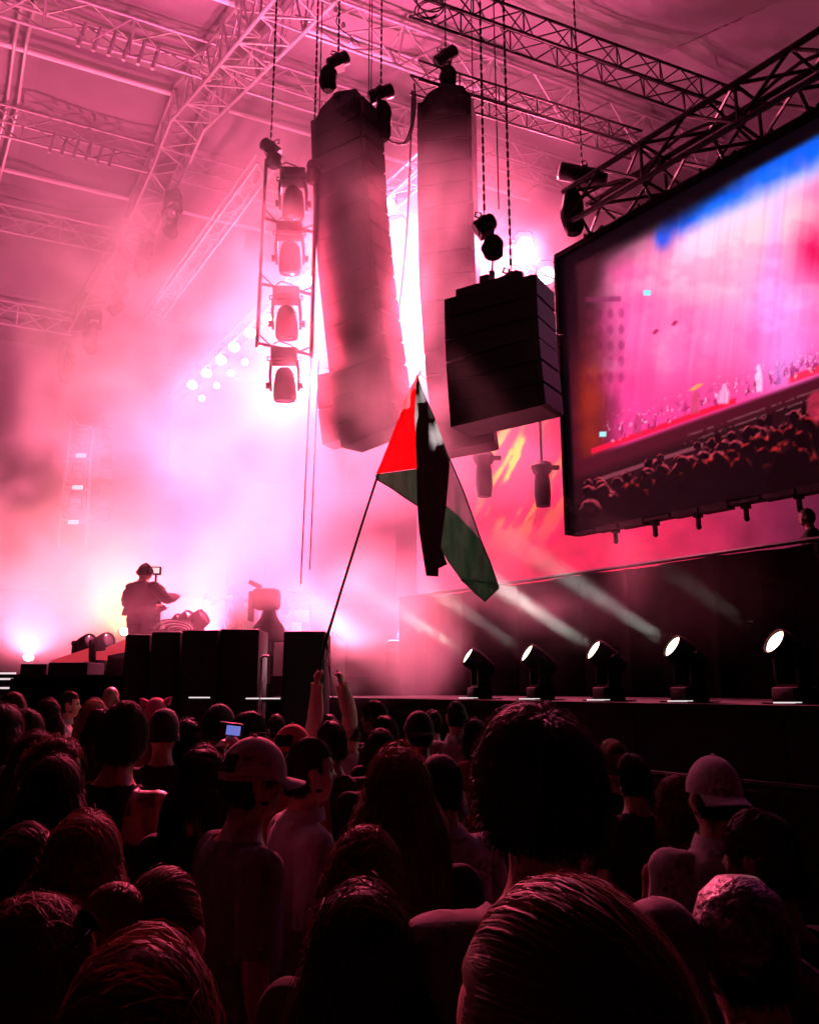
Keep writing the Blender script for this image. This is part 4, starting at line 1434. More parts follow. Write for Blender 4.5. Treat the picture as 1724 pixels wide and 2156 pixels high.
def hair_mesh(key, style, color, n, length, seed, width=.0019, seg=10, wave=0., gravity=.5, thick=.10, comb=None, fly=.04):
    g = np.random.default_rng(seed)
    hc, hr = np.array(HC), np.array(HR)
    d = g.normal(size=(n * 5, 3))
    d /= np.linalg.norm(d, axis=1)[:, None]
    ok = ~((d[:, 1] > .38) & (d[:, 2] < .52)) & (d[:, 2] > np.where(d[:, 1] < -.2, -.62, -.12)) & ~((np.abs(d[:, 0]) > .8) & (d[:, 1] > -.15) & (d[:, 2] < .05))
    d = d[ok][:n]
    n = len(d)
    th = 1.02 + thick * g.random(n)
    p = hc + d * hr * 1.0
    crown = np.array([.12, -.30, .95])
    crown /= np.linalg.norm(crown)
    t = d - crown * (d @ crown)[:, None] * 1.0
    if style == 'part':
        t = np.stack([np.sign(d[:, 0] - .01) * 1.0, -.35 * np.ones(n), .2 * np.ones(n)], 1)
    if style == 'back':
        t = np.stack([.1 * d[:, 0], -np.ones(n), .25 * np.ones(n)], 1)
    if style == 'quiff':
        t = np.stack([.35 + .2 * d[:, 0], np.where(d[:, 2] > .5, .5, -.6), np.where(d[:, 2] > .5, .9, -.5)], 1)
    if style == 'up':
        t = np.stack([.15 - d[:, 0] * .6, -.7 - d[:, 1], .35 + 0 * d[:, 2]], 1)
    if style == 'tousle':
        t = t * .7 + g.normal(size=(n, 3)) * .28 + np.array([.15, .1, .1])
    if comb is not None:
        t = t + np.array(comb)
    t += g.normal(size=(n, 3)) * .13
    L = length * (.75 + .4 * g.random(n))
    if length < .14:
        L *= np.where(d[:, 2] < .1, .35, 1.)
    L0_ = L.copy() * 1.6
    pts = [p.copy()]
    ph = g.random(n) * 6.28
    flyaway = g.random(n) < fly
    torso = [(np.array([0, -.012, 1.20]), np.array([.175, .135, .255])), (np.array([0, -.01, 1.0]), np.array([.17, .14, .35]))]
    lock = np.floor(ph * 9).astype(int) % 40          # strands gather in locks
    lk = g.normal(size=(40, 3))
    for s in range(seg):
        nrm2 = (p - hc) / hr ** 2
        nrm2 /= np.linalg.norm(nrm2, axis=1)[:, None]
        high = np.clip((p[:, 2] - hc[2] + .03) / .06, 0, 1)      # still over the skull
        if style in ('back', 'up'):
            tg = np.array([.03, -.112, 1.668]) if style == 'back' else np.array([-.045, -.095, 1.70])
            dv_ = tg - p
            dl = np.linalg.norm(dv_, axis=1)
            t = .35 * t + dv_ / (dl[:, None] + 1e-6)
            L = np.minimum(L0_, dl * seg / max(1, seg - s) * 1.15)
            high = np.ones(n)
        tt = t - nrm2 * np.sum(t * nrm2, 1)[:, None] * (.95 * high)[:, None]
        tt /= np.linalg.norm(tt, axis=1)[:, None] + 1e-9
        gv = gravity * (.25 + .75 * (1 - high))
        tt[:, 2] -= gv
        if wave:
            tt += wave * np.stack([np.sin(ph * .25 + lk[lock, 0] * 3 + s * 1.3), np.cos(ph * .2 + lk[lock, 1] * 3 + s * 1.5), .3 * np.sin(lk[lock, 2] * 3 + s)], 1)
        tt[flyaway] += g.normal(size=(flyaway.sum(), 3)) * .16
        tt /= np.linalg.norm(tt, axis=1)[:, None] + 1e-9
        p = p + tt * (L / seg)[:, None]
        q = (p - hc) / hr
        ql = np.linalg.norm(q, axis=1)
        u = min(1., (s + 1) / 3.)
        want = 1.015 + (th - 1.015) * u * (1 + .5 * flyaway)
        # rest on the head, and hug it while above the ears
        low = ql < want
        far = (ql > want) & (high > 0)
        nq = np.where(low, want, np.where(far, want + (ql - want) * (1 - .75 * high), ql))
        p = hc + q / ql[:, None] * hr * nq[:, None]
        for c0, r0 in torso:
            q = (p - c0) / r0
            ql = np.linalg.norm(q, axis=1)
            push = (ql < 1.04)
            p[push] = c0 + q[push] / ql[push][:, None] * r0 * (1.04 + .06 * (th[push] - 1))[:, None]
        lim = .105 + .02 * th
        p[:, 0] = np.where(np.abs(p[:, 0]) > lim, np.sign(p[:, 0]) * (lim + (np.abs(p[:, 0]) - lim) * .5), p[:, 0])
        t = tt
        pts.append(p.copy())
    pts = np.array(pts)                      # seg+1, n, 3
    dv = np.gradient(pts, axis=0)
    dv /= np.linalg.norm(dv, axis=2)[..., None] + 1e-9
    rad = (pts - hc)
    rad[..., 2] *= .35
    rad /= np.linalg.norm(rad, axis=2)[..., None] + 1e-9
    side = np.cross(dv, rad)
    side /= np.linalg.norm(side, axis=2)[..., None] + 1e-9
    tw = g.normal(size=(1, n, 1)) * .35
    side = side + rad * tw
    prof = np.linspace(1, .35, seg + 1)[:, None, None]
    W = width * (.6 + .8 * g.random((1, n, 1))) * prof
    W = np.where(flyaway[None, :, None], W * .4, W)
    a, b = pts - side * W, pts + side * W
    V = np.stack([a, b], 2).transpose(1, 0, 2, 3).reshape(-1, 3)
    k = (seg + 1) * 2
    base = (np.arange(n) * k)[:, None] + (np.arange(seg) * 2)[None, :]
    Fq = np.stack([base, base + 1, base + 3, base + 2], -1).reshape(-1, 4)
    vs, fs = V.tolist(), Fq.tolist()
    # scalp cap so that no skin shows between strands
    cb = MB()
    nu, nv = 28, 18
    cv, cf = [], []
    for j in range(nv + 1):
        ph_ = math.pi * .74 * j / nv
        for i in range(nu):
            a_ = 2 * math.pi * i / nu
            dd = Vector((math.sin(ph_) * math.cos(a_), math.sin(ph_) * math.sin(a_), math.cos(ph_)))
            face = dd.y > .36 and dd.z < .5
            k_ = .96 if face or (abs(dd.x) > .8 and dd.z < .0 and dd.y > -.1) or dd.z < -.6 else 1.035
            cv.append(HC + Vector((dd.x * HR.x, dd.y * HR.y, dd.z * HR.z)) * k_)
    for j in range(nv):
        for i in range(nu):
            cf.append((j * nu + i, (j + 1) * nu + i, (j + 1) * nu + (i + 1) % nu, j * nu + (i + 1) % nu))
    off = len(vs)
    vs += [tuple(x) for x in cv]
    fs += [tuple(i + off for i in f_) for f_ in cf]
    return vs, fs


def store_hair(key, vs, fs, color):
    me = bpy.data.meshes.new('hair')
    me.from_pydata(vs, [], fs)
    me.materials.append(MATS['hair_' + color])
    me.shade_smooth()
    HAIR[key] = me


def bunch(center, r, n, seed, width=.004, drop=0., seg=8):
    """a bun or tail: looping strands round a centre, or falling by drop"""
    g = np.random.default_rng(seed)
    V, Fc = [], []
    for i in range(n):
        d = g.normal(size=3)
        d /= np.linalg.norm(d)
        ax = np.cross(d, g.normal(size=3))
        ax /= np.linalg.norm(ax)
        base = len(V)
        ph = g.random() * 6.28
        for s in range(seg + 1):
            u = s / seg
            if drop:
                p = np.array(center) + d * r * (.5 + .5 * u) * np.array([1, .6, .3]) + np.array([.0, -.05 * math.sin(u * 2.2), -drop * u + .03 * math.sin(u * 3)])
                sd = np.array([math.cos(ph), math.sin(ph), 0]) * width * (1.1 - .7 * u)
            else:
                a = u * 2.4 + ph
                e = np.cross(ax, d)
                p = np.array(center) + (d * math.cos(a) + e * math.sin(a)) * r * (.88 + .2 * g.random())
                sd = ax * width
            V += [tuple(p - sd), tuple(p + sd)]
        for s in range(seg):
            k = base + s * 2
            Fc.append((k, k + 1, k + 3, k + 2))
    return V, Fc


def hjoin(a, b):
    n = len(a[0])
    return a[0] + b[0], a[1] + [tuple(i + n for i in f) for f in b[1]]


for key, style, color, n, ln, seed, kw in [
    ('short', 'crown', 'dark', 4200, .07, 1, dict(seg=5, gravity=.2, thick=.08)),
    ('short_b', 'crown', 'black', 4200, .09, 2, dict(seg=5, gravity=.25, thick=.12)),
    ('crop', 'crown', 'dark', 4000, .025, 3, dict(seg=3, gravity=.1, thick=.035)),
    ('quiff', 'quiff', 'dark', 4200, .08, 4, dict(seg=6, gravity=.1, thick=.08)),
    ('tousled', 'tousle', 'brown', 8000, .11, 5, dict(width=.0014, seg=8, wave=.25, gravity=.35, thick=.20)),
    ('curly', 'tousle', 'brown', 9000, .16, 6, dict(seg=11, wave=.55, gravity=.35, thick=.30, fly=.02, width=.0014)),
    ('wavy', 'crown', 'dark', 9000, .10, 25, dict(seg=8, wave=.22, gravity=.15, thick=.17, width=.0012, fly=.05)),
    ('messy', 'tousle', 'ginger', 8000, .15, 7, dict(width=.0013, seg=9, wave=.3, gravity=.45, thick=.26)),
    ('bob', 'part', 'black', 4600, .24, 8, dict(seg=9, gravity=.55, thick=.22)),
    ('long', 'crown', 'brown', 8500, .46, 9, dict(width=.0013, seg=13, gravity=.6, thick=.20, wave=.05, fly=.03)),
    ('long_b', 'part', 'dark', 8500, .44, 10, dict(width=.0013, seg=13, gravity=.6, thick=.22, wave=.04, fly=.02)),
    ('long_g', 'crown', 'ginger', 8500, .52, 11, dict(width=.0013, seg=14, gravity=.55, thick=.24, wave=.10, fly=.05)),
    ('long_l', 'crown', 'blond', 3000, .50, 12, dict(seg=13, gravity=.55, thick=.22, wave=.16, width=.003)),
    ('sleek', 'back', 'brown', 10000, .25, 13, dict(seg=10, gravity=.10, thick=.07, width=.0009, fly=.06)),
    ('updo', 'up', 'ginger', 9000, .20, 14, dict(seg=9, gravity=.0, thick=.12, width=.0010, fly=.05)),
    ('nape', 'crown', 'dark', 3000, .05, 15, dict(seg=4, gravity=.4, thick=.02, fly=.0))]:
    vs, fs = hair_mesh(key, style, color, n, ln, seed, **kw)
    if key == 'sleek':
        vs, fs = hjoin((vs, fs), bunch((0.03, -.115, 1.66), .035, 900, 3, width=.0018, drop=.34))
        vs, fs = hjoin((vs, fs), bunch((0.03, -.11, 1.665), .025, 500, 4, width=.0018))
    if key == 'updo':
        vs, fs = hjoin((vs, fs), bunch((-.045, -.10, 1.70), .055, 1500, 5, width=.0016))
    store_hair(key, vs, fs, color)
# ------------------------------------------------------------------ headwear
HAT = {}


def cap_mesh(mname, back=False, button=True):
    """panelled cap; brim at the front, strap gap at the back (turned round when worn backwards)"""
    b = MB()
    nu, nv = 36, 10
    vs, fs = [], []
    s = -1 if back else 1
    for j in range(nv + 1):
        ph = math.pi * .5 * j / nv
        for i in range(nu):
            a = 2 * math.pi * i / nu
            seam = 1 - .012 * (abs(math.cos(3 * a)) < .12)
            x, y, z = math.sin(ph) * math.cos(a) * seam, math.sin(ph) * math.sin(a) * seam, math.cos(ph)
            k = 1.13 + .03 * math.sin(a * 2 + j)*.2
            vs.append((x * HR.x * k * 1.05, HC.y + y * HR.y * k * 1.03, 1.648 + z * HR.z * 1.08 - .006 * (j == nv)))
    for j in range(nv):
        for i in range(nu):
            a = 2 * math.pi * (i + .5) / nu
            # arched gap above the strap
            gy = -math.sin(a) * s
            if gy > .80 and 6 <= j < 9:
                continue
            fs.append((j * nu + i, (j + 1) * nu + i, (j + 1) * nu + (i + 1) % nu, j * nu + (i + 1) % nu))
    b.add(vs, fs)
    # brim
    vs, fs = [], []
    m = 14
    for lay in (0, .004):
        for i in range(m + 1):
            a = math.pi * (.14 + .72 * i / m)
            x = math.cos(a)
            for q in range(4):
                e = q / 3
                r = 1 + .0 * e
                yy = math.sin(a) * HR.y * 1.13 + e * .075 * math.sin(a) ** .7
                vs.append((x * HR.x * 1.18, HC.y + s * yy, 1.647 - lay - .018 * e - .02 * e * x * x))
    for lay in range(2):
        o = lay * (m + 1) * 4
        for i in range(m):
            for q in range(3):
                fs.append((o + i * 4 + q, o + (i + 1) * 4 + q, o + (i + 1) * 4 + q + 1, o + i * 4 + q + 1))
    b.add(vs, fs)
    if button:
        b.ell((0, HC.y, 1.648 + HR.z * 1.09), (.009, .009, .006), 8, 6)
    return b.mesh('cap', mname, True)


HAT['cap_cream'] = cap_mesh('cap_cream')
HAT['cap_white'] = cap_mesh('cap_white', True)
HAT['cap_black'] = cap_mesh('cap_black')
HAT['cap_black_back'] = cap_mesh('cap_black', True)
HAT['cap_red'] = cap_mesh('cap_red')


def beanie(mname, ears=False):
    b = MB()
    prof = [(0, .132), (.03, .128), (.06, .112), (.082, .08), (.093, .04), (.096, .0), (.094, -.02), (.100, -.022), (.101, -.055), (.094, -.058)]
    n = 28
    vs, fs = [], []
    for r, z in prof:
        for k in range(n):
            a = 2 * math.pi * k / n
            w = 1 + .012 * math.cos(14 * a)
            vs.append((r * w * .93 * math.cos(a), HC.y + r * w * 1.15 * math.sin(a), 1.652 + z))
    for i in range(len(prof) - 1):
        for k in range(n):
            fs.append((i * n + k, i * n + (k + 1) % n, (i + 1) * n + (k + 1) % n, (i + 1) * n + k))
    b.add(vs, fs)
    if ears:
        for s in (-1, 1):
            b.lathe([(.034, 0), (.026, .03), (.012, .055), (0, .07)], (s * .078, HC.y, 1.735), 10, Matrix.Rotation(s * .75, 3, 'Y'))
    return b.mesh('hat', mname, True)


HAT['beanie'] = beanie('cap_black')
HAT['cat_hat'] = beanie('cap_pink', True)
bb = MB()
bb.lathe([(0, .128), (.04, .122), (.075, .09), (.094, .04), (.100, .0), (.096, -.03)], (0, HC.y, 1.645), 28)
bb.tube([(.02, -.09, 1.63), (.04, -.13, 1.60), (.05, -.14, 1.5)], [.02, .025, .012], 8)
HAT['bandana'] = bb.mesh('headscarf', 'sequin', True)
sg = MB()
for s in (-1, 1):
    sg.lathe([(0, .0), (.026, .001), (.028, .004), (.024, .006), (0, .007)], (s * .036, .105, 1.735), 14, Matrix.Rotation(-1.0, 3, 'X'))
    sg.tube([(s * .066, .10, 1.735), (s * .085, .03, 1.70), (s * .086, -.02, 1.66)], .003, 6)
sg.tube([(-.01, .108, 1.738), (.01, .108, 1.738)], .003, 6)
HAT['sunglasses'] = sg.mesh('sunglasses', 'lens_off', True)
gl = MB()
for s in (-1, 1):
    gl.tube([(s * .031 + .022 * math.cos(a), .122, 1.642 + .018 * math.sin(a)) for a in np.linspace(0, 6.2832, 17)], .0022, 6, False)
    gl.tube([(s * .052, .12, 1.645), (s * .082, .06, 1.645), (s * .088, -.005, 1.64)], .002, 6)
gl.tube([(-.009, .122, 1.645), (.009, .122, 1.645)], .002, 6)
HAT['glasses'] = gl.mesh('glasses', 'alu', True)
# big front ear shape for a woolly bun
vs, fs = bunch((0, -.03, 1.80), .06, 700, 21)
store_hair('knot_only', vs, fs, 'blond')


HSCALE = {'huge dark': (1.22, 1.15, 1.03)}


def person(label, px, ytop, Y, body, hair=None, hat=None, face=16., hairmat=None, lean=0., group='people in the crowd', top=None, zfoot=0., tilt=0., extra=None, name='person'):
    """head top at pixel (px, ytop) and depth Y; feet on zfoot"""
    me, ch = BODY[body]
    p = P(px, ytop, Y)
    tall = {'curly': 1.80, 'tousled': 1.775, 'messy': 1.785, 'quiff': 1.79}.get(hair, 1.768)
    if hat:
        tall = 1.778
    if not hair and not hat:
        tall = 1.754
    s = (p.z - zfoot) / tall
    o = bpy.data.objects.new(name, me)
    link(o)
    o.location = (p.x, p.y, zfoot)
    o.scale = (s, s, s)
    o.rotation_euler = (math.radians(tilt), math.radians(lean), math.radians(face))
    hp_ = o.rotation_euler.to_matrix() @ Vector((0, .0, tall * s))
    o.location = (p.x - hp_.x, p.y - hp_.y, zfoot)
    tag(o, label, 'person', group)
    for nm, m in ch:
        inst(nm, m, o)
    if hair:
        h = inst('hair', HAIR[hair], o)
        for k_, v_ in HSCALE.items():
            if label.startswith(k_):
                h.matrix_basis = Matrix.Translation(HC) @ Matrix.Diagonal((*v_, 1)) @ Matrix.Translation(-HC)
        if hairmat:
            h.material_slots[0].link = 'OBJECT'
            h.material_slots[0].material = MATS['hair_' + hairmat]
    if hat:
        inst('headwear', HAT[hat], o)
    if extra:
        inst(extra, HAT[extra], o)
    return o


CROWD = [
    # far rows
    ('person with thick curly hair at the left edge before the stage steps', 27, 1453, 6.3, 'man_grey', 'curly', None, 10, None),
    ('man with a tall quiff in profile facing right, back row left', 143, 1449, 8.0, 'man_white', 'quiff', None, -72, None),
    ('bald man standing before the subwoofers, back row', 232, 1446, 9.0, 'man_black', None, None, -20, None),
    ('woman with long straight dark hair, between curly head and quiff', 102, 1470, 6.2, 'woman_black', 'long_b', None, 12, None),
    ('person with side swept hair turned right, left edge second row', 50, 1492, 4.8, 'woman_red', 'tousled', None, -50, None),
    ('person cut by the left edge, cheek lit red', 2, 1478, 4.4, 'woman_white', 'long', None, -30, None),
    ('woman with pinned pale hair below the bald man', 200, 1470, 6.9, 'woman_white', 'bob', None, 5, 'blond'),
    ('dark haired person just below the pinned pale hair', 212, 1489, 5.9, 'woman_black', 'bob', None, 20, None),
    ('large tousled head with bare shoulders, left of centre', 263, 1476, 3.3, 'man_tank', 'tousled', None, -8, None),
    ('person in a dark knitted hat right of the tousled head', 346, 1494, 4.7, 'woman_black', None, 'beanie', 8, None),
    ('person in a pink hat with two cat ears', 328, 1470, 6.6, 'woman_red', 'nape', 'cat_hat', 12, None),
    ('tall woman hair swept back, left edge third row', 74, 1537, 3.2, 'woman_black', 'long', None, 5, None),
    ('woman in profile with reddish pale hair, left third row', 108, 1546, 2.9, 'woman_red', 'long_b', None, -60, 'ginger'),
    ('broad dark head in front of the reddish profile, left', 115, 1584, 2.55, 'woman_black', 'long', None, 2, 'dark'),
    ('person with a lit cheek looking right, beside the knitted hat', 388, 1512, 4.9, 'woman_white', 'bob', None, -75, None),
    ('person with sunglasses pushed up on black hair', 425, 1572, 2.95, 'woman_black', 'bob', None, 0, None),
    ('person in a dark cap behind the held up phone', 458, 1480, 5.0, 'man_black', 'nape', 'cap_black', -20, None),
    ('person with round glasses in profile beside the phone', 520, 1493, 4.5, 'man_black', 'short_b', None, -60, None),
    ('small round reddish head right of the glasses', 582, 1501, 6.4, 'man_grey', 'crop', None, 10, 'brown'),
    ('man in a pale baseball cap with the brim to the right', 527, 1548, 2.6, 'man_grey', 'nape', 'cap_cream', -58, None),
    ('person in a red cap behind the open shirt man', 612, 1523, 4.0, 'woman_red', 'nape', 'cap_red', -25, None),
    ('man with short hair and open shirt in profile facing right', 642, 1538, 3.05, 'man_open', 'quiff', None, -66, None),
    ('black haired head right of the open shirt man', 700, 1514, 4.4, 'man_black', 'short_b', None, 15, None),
    ('small head below the raised sleeve, pink rim', 741, 1513, 6.9, 'woman_white', 'short', None, 14, None),
    ('dark haired person looking left, against the smoke', 794, 1472, 6.2, 'man_black', 'short', None, 70, None),
    ('dark head right below the one looking left against the smoke', 812, 1504, 5.2, 'man_black', 'short_b', None, 20, None),
    ('curly dark head in front of the dark pair, centre', 803, 1534, 4.1, 'woman_black', 'tousled', None, 10, 'dark'),
    ('woman with long reddish hair to her back, centre', 840, 1568, 2.25, 'woman_black', 'long_g', None, 5, None),
    ('man in a dark cap and pale shirt, right of centre', 884, 1494, 4.9, 'man_white', 'nape', 'cap_black_back', 18, None),
    ('short haired man in a collared shirt standing tall, right of centre', 962, 1473, 6.4, 'man_white', 'crop', None, 14, None),
    ('person with a curly bun behind the dark cap', 912, 1494, 6.9, 'woman_black', 'updo', None, 30, 'dark'),
    ('person with a rim lit cheek beside the tall collared man', 1003, 1512, 6.0, 'woman_red', 'bob', None, 50, None),
    ('huge dark wavy head right of centre, close to the camera', 1135, 1486, 1.42, 'man_grey', 'wavy', None, 12, 'dark'),
    ('messy reddish hair at the bottom centre', 775, 1738, 1.75, 'woman_black', 'messy', None, 6, None),
    ('person with a blond top knot alone in the dark, right', 1290, 1556, 4.4, 'woman_black', 'updo', None, 20, 'blond'),
    ('dim head below the blond top knot', 1333, 1582, 3.8, 'woman_black', 'short_b', None, 10, None),
    ('man in a white cap worn backwards and a collared shirt, right', 1506, 1588, 2.75, 'man_white', 'nape', 'cap_white', 10, None),
    ('person with wavy red lit hair left of the white cap', 1434, 1630, 3.1, 'woman_red', 'messy', None, 25, None),
    ('dark head in front of the white cap, far right', 1610, 1697, 1.95, 'man_black', 'short', None, 40, 'dark'),
    ('person in a glittering head scarf, bottom right', 1562, 1836, 1.45, 'woman_black', 'nape', 'bandana', 20, None),
    ('sleek tied back hair filling the bottom right, nearest the camera', 1205, 1828, .60, 'woman_black', 'sleek', None, 30, 'ginger'),
    ('dark head at the bottom left, nearest the camera', 305, 1962, .95, 'woman_black', 'long_b', None, 5, 'ginger'),
    ('woman with a twisted updo, bottom left', 342, 1826, 1.5, 'woman_red', 'updo', None, -10, None),
    ('blurred reddish hair at the left edge with sunglasses on top', 40, 1884, 1.2, 'woman_red', 'messy', None, -40, None),
    ('dark shape at the bottom centre below the messy hair', 765, 1852, 1.3, 'woman_black', 'long', None, 10, 'dark'),
    ('smooth parted hair with a bright rim, lower left', 182, 1705, 1.85, 'woman_black', 'long', None, 8, 'ginger'),
    ('dark rounded head at the left edge, lower row', 52, 1738, 2.0, 'woman_black', 'long_b', None, 2, None),
    ('pink shouldered person between the dark cap and the tall head', 930, 1585, 3.1, 'man_white', 'nape', 'cap_black', 25, None),
]
for row in CROWD:
    label, px, yt_, Y, body, hair, hat, face, hm = row
    person(label, px, yt_, Y, body, hair, hat, face, hm, tilt=random.uniform(-3, 2), lean=random.uniform(-3, 3),
           extra='sunglasses' if 'sunglasses' in label else ('glasses' if 'round glasses' in label else None))

# ------------------------------------------------------------------ flag and its bearer
YF = 6.8


def loc_pt(o, s, rz, p):
    """world point into the unrotated person frame"""
    return Matrix.Rotation(-rz, 3, 'Z') @ ((Vector(p) - o) / s)


hx = P(694, 1502, YF + .12)
sF = hx.z / 1.768
bo_ = Vector((hx.x, hx.y, 0))
rzF = math.radians(6)
wl2 = loc_pt(bo_, sF, rzF, P(668, 1436, YF))
wr2 = loc_pt(bo_, sF, rzF, P(719, 1440, YF))
armsF = {-1: (tuple(loc_pt(bo_, sF, rzF, P(664, 1512, YF + .05))), tuple(wl2), (.15, .05, 1), (.6, .7, -.1), 1.15),
         1: (tuple(loc_pt(bo_, sF, rzF, P(735, 1502, YF + .05))), tuple(wr2), (-.2, .05, 1), (-.6, .7, 0), 1.2)}
make_body('bearer', False, 'skin', 'shirt_cream', 2.0, arms=armsF, voxel=.008, loose=.016)
fb = person('person with both arms raised holding the flag pole, back turned', 694, 1502, YF + .12, 'bearer', 'short_b', None, 6, None)

flag = thing('flag', 'large red, black, white and green flag on a thin bent pole', 'flag', P(672, 1420, YF))
FO = flag.location.copy()


def fp(cx, cy_, dy=0.):
    """point of the close-up of the flag"""
    px, py = 705.8 + .25 * cx, 757 + .25 * cy_
    d = .05 * math.sin(cx / 120.) + .05 * math.sin(cy_ / 300. + cx / 240.) + .022 * math.sin(cx / 31. + cy_ / 160.) + .012 * math.sin(cy_ / 47. - cx / 60.) + .008 * math.sin(cx / 14. - cy_ / 90.) + dy
    return P(px, py, YF + d) - FO


def cloth(name, polys, m, hem=None):
    b = bmesh.new()
    for poly, dy in polys:
        vs = [b.verts.new((x, y, dy)) for x, y in poly]
        f = b.faces.new(vs)
    bmesh.ops.triangulate(b, faces=b.faces[:])
    for it in range(8):
        ed = [e for e in b.edges if e.calc_length() > 26]
        if not ed:
            break
        bmesh.ops.subdivide_edges(b, edges=ed, cuts=1, use_grid_fill=False)
        bmesh.ops.triangulate(b, faces=b.faces[:])
    for v in b.verts:
        v.co = fp(v.co.x, v.co.y, v.co.z)
    me = bpy.data.meshes.new(name)
    b.to_mesh(me)
    b.free()
    me.materials.append(MATS[m])
    me.shade_smooth()
    return link(bpy.data.objects.new(name, me), flag)


mat('flag_red', (.80, .008, .012), .8, spec=.1, trans=.75)
mat('flag_black', (.012, .008, .010), .85, spec=.15, trans=.2)
mat('flag_white', (.34, .30, .33), .8, spec=.1, trans=.55)
mat('flag_green', (.03, .14, .06), .8, spec=.1, trans=.5)
mat('flag_hem', (.01, .02, .012), .9)
cloth('red_triangle', [([(687, 120), (672, 170), (600, 290), (520, 520), (430, 760), (345, 962), (520, 940), (690, 917), (684, 650), (670, 480), (676, 250)], 0.)], 'flag_red')
cloth('black_stripe', [([(687, 120), (735, 250), (830, 470), (960, 830), (962, 900), (950, 1050), (935, 1220), (905, 1440), (890, 1580), (945, 1725), (870, 1760), (868, 1830), (765, 1822), (745, 1700), (705, 1440), (690, 1228), (685, 900), (668, 480), (676, 250)], -.035)], 'flag_black')
cloth('white_stripe', [([(955, 830), (1080, 1110), (1225, 1520), (1150, 1440), (1050, 1330), (930, 1222), (945, 1050)], .0)], 'flag_white')
cloth('green_stripe', [([(345, 965), (520, 942), (694, 920), (696, 1230), (590, 1165), (352, 1010)], .015),
                       ([(928, 1222), (1050, 1330), (1150, 1440), (1225, 1520), (1248, 1570), (1235, 1700), (1215, 1872), (1060, 1857), (945, 1700), (885, 1590), (905, 1400)], .01),
                       ([(1247, 1570), (1300, 1700), (1365, 1892), (1214, 1872), (1234, 1700)], .0),
                       ([(1060, 1852), (1214, 1868), (1365, 1886), (1376, 1925), (1260, 2035), (1180, 1970), (1100, 1890)], -.02)], 'flag_green')
hems = [[(352, 1012), (470, 1080), (590, 1165), (692, 1230)], [(1060, 1857), (1100, 1890), (1180, 1970), (1260, 2037), (1376, 1925), (1366, 1890), (1215, 1872), (1062, 1857)],
        [(960, 830), (1080, 1110), (1225, 1520), (1300, 1700), (1366, 1890)], [(342, 975), (350, 1010), (365, 985), (342, 975)]]
for h in hems:
    MB().tube([fp(x, y, -.01) for x, y in h], .006, 6).build('hem', 'flag_hem', flag, True)
polep = [(886, 781), (878, 796), (858, 845), (836, 898), (812, 955), (793, 1008), (770, 1078), (745, 1158), (720, 1238), (701, 1300), (687, 1346), (678, 1385), (670, 1432), (663, 1478)]
MB().tube([P(x, y, YF + .02) - FO for x, y in polep], [.006, .007, .008, .009, .010, .010, .010, .011, .011, .012, .014, .014, .014, .014], 8).build('pole', 'black_metal', flag, True)
MB().tube([P(880, 790, YF) - FO, P(886, 788, YF) - FO, P(896, 797, YF) - FO, P(904, 801, YF) - FO], .003, 6).build('tie', 'cap_red', flag, True)
# strap with two hooks below the bend
sb = MB()
sb.tube([P(x, y, YF - .03) - FO for x, y in [(687, 1352), (689, 1362), (690, 1368)]], .008, 6)
for (cx, cy_) in [(690, 1372), (692, 1399)]:
    sb.tube([P(cx + 2.2 * math.cos(a), cy_ + 3.2 * math.sin(a), YF - .03) - FO for a in np.linspace(0, 6.2832, 13)], .003, 6)
sb.tube([P(x, y, YF - .03) - FO for x, y in [(689, 1376), (688, 1384), (690, 1386), (693, 1385), (694, 1390), (692, 1396)]], .004, 6)
sb.tube([P(x, y, YF - .03) - FO for x, y in [(693, 1403), (696, 1430), (699, 1452), (701, 1476)]], [.009, .006, .004, .004], 6)
sb.build('strap', 'rubber', flag, True)
sk = thing('short_stick', 'short dark stick held in the right raised hand', 'stick', P(716, 1424, YF - .02))
MB().tube([(0, 0, 0), P(709, 1411, YF - .02) - P(716, 1424, YF - .02)], .005, 6).build('shaft', 'rubber', sk)

# ------------------------------------------------------------------ phone in the crowd
YP = 4.15
pc = P(487, 1537, YP)
rzP = math.radians(4)
pp_ = P(480, 1560, YP + .35)
sP = 1.60 / 1.768
boP = Vector((P(505, 1546, YP + .33).x, YP + .33, 0))
# the phone holder stands in front of the glasses profile, arms bent up
wR = loc_pt(boP, sP, rzP, P(508, 1552, YP - .02))
wL = loc_pt(boP, sP, rzP, P(452, 1566, YP - .0))
armsP = {1: ((.30, -.02, 1.22), tuple(wR), (-.35, -.1, 1), (-.8, .5, 0), .9), -1: ((-.28, .02, 1.2), tuple(wL), (.35, -.1, .9), (.8, .5, 0), .8)}
ph = thing('phone', 'phone held up sideways filming, its screen lit bluish', 'phone', pc, math.radians(-6))
Mp = Matrix.Rotation(math.radians(6), 3, 'Y')
MB().bbox((0, 0, 0), (.118, .009, .062), .004, Mp).build('body', 'phone_body', ph, True)
MB().box((.012, -.0062, -.003), (.07, .002, .045), Mp).build('screen', 'phone_screen', ph)
MB().box((-.042, -.0062, 0), (.022, .002, .05), Mp).build('bezel', 'lens_off', ph)
MB().box((0, 0, .0325), (.11, .008, .002), Mp).build('edge', 'white_tape', ph)
make_body('filmer', True, 'skin', 'shirt_black', 1.0, arms=armsP, voxel=.009)
person('person filming with a phone held up in both hands', 500, 1566, YP + .33, 'filmer', 'short_b', None, 4, None)

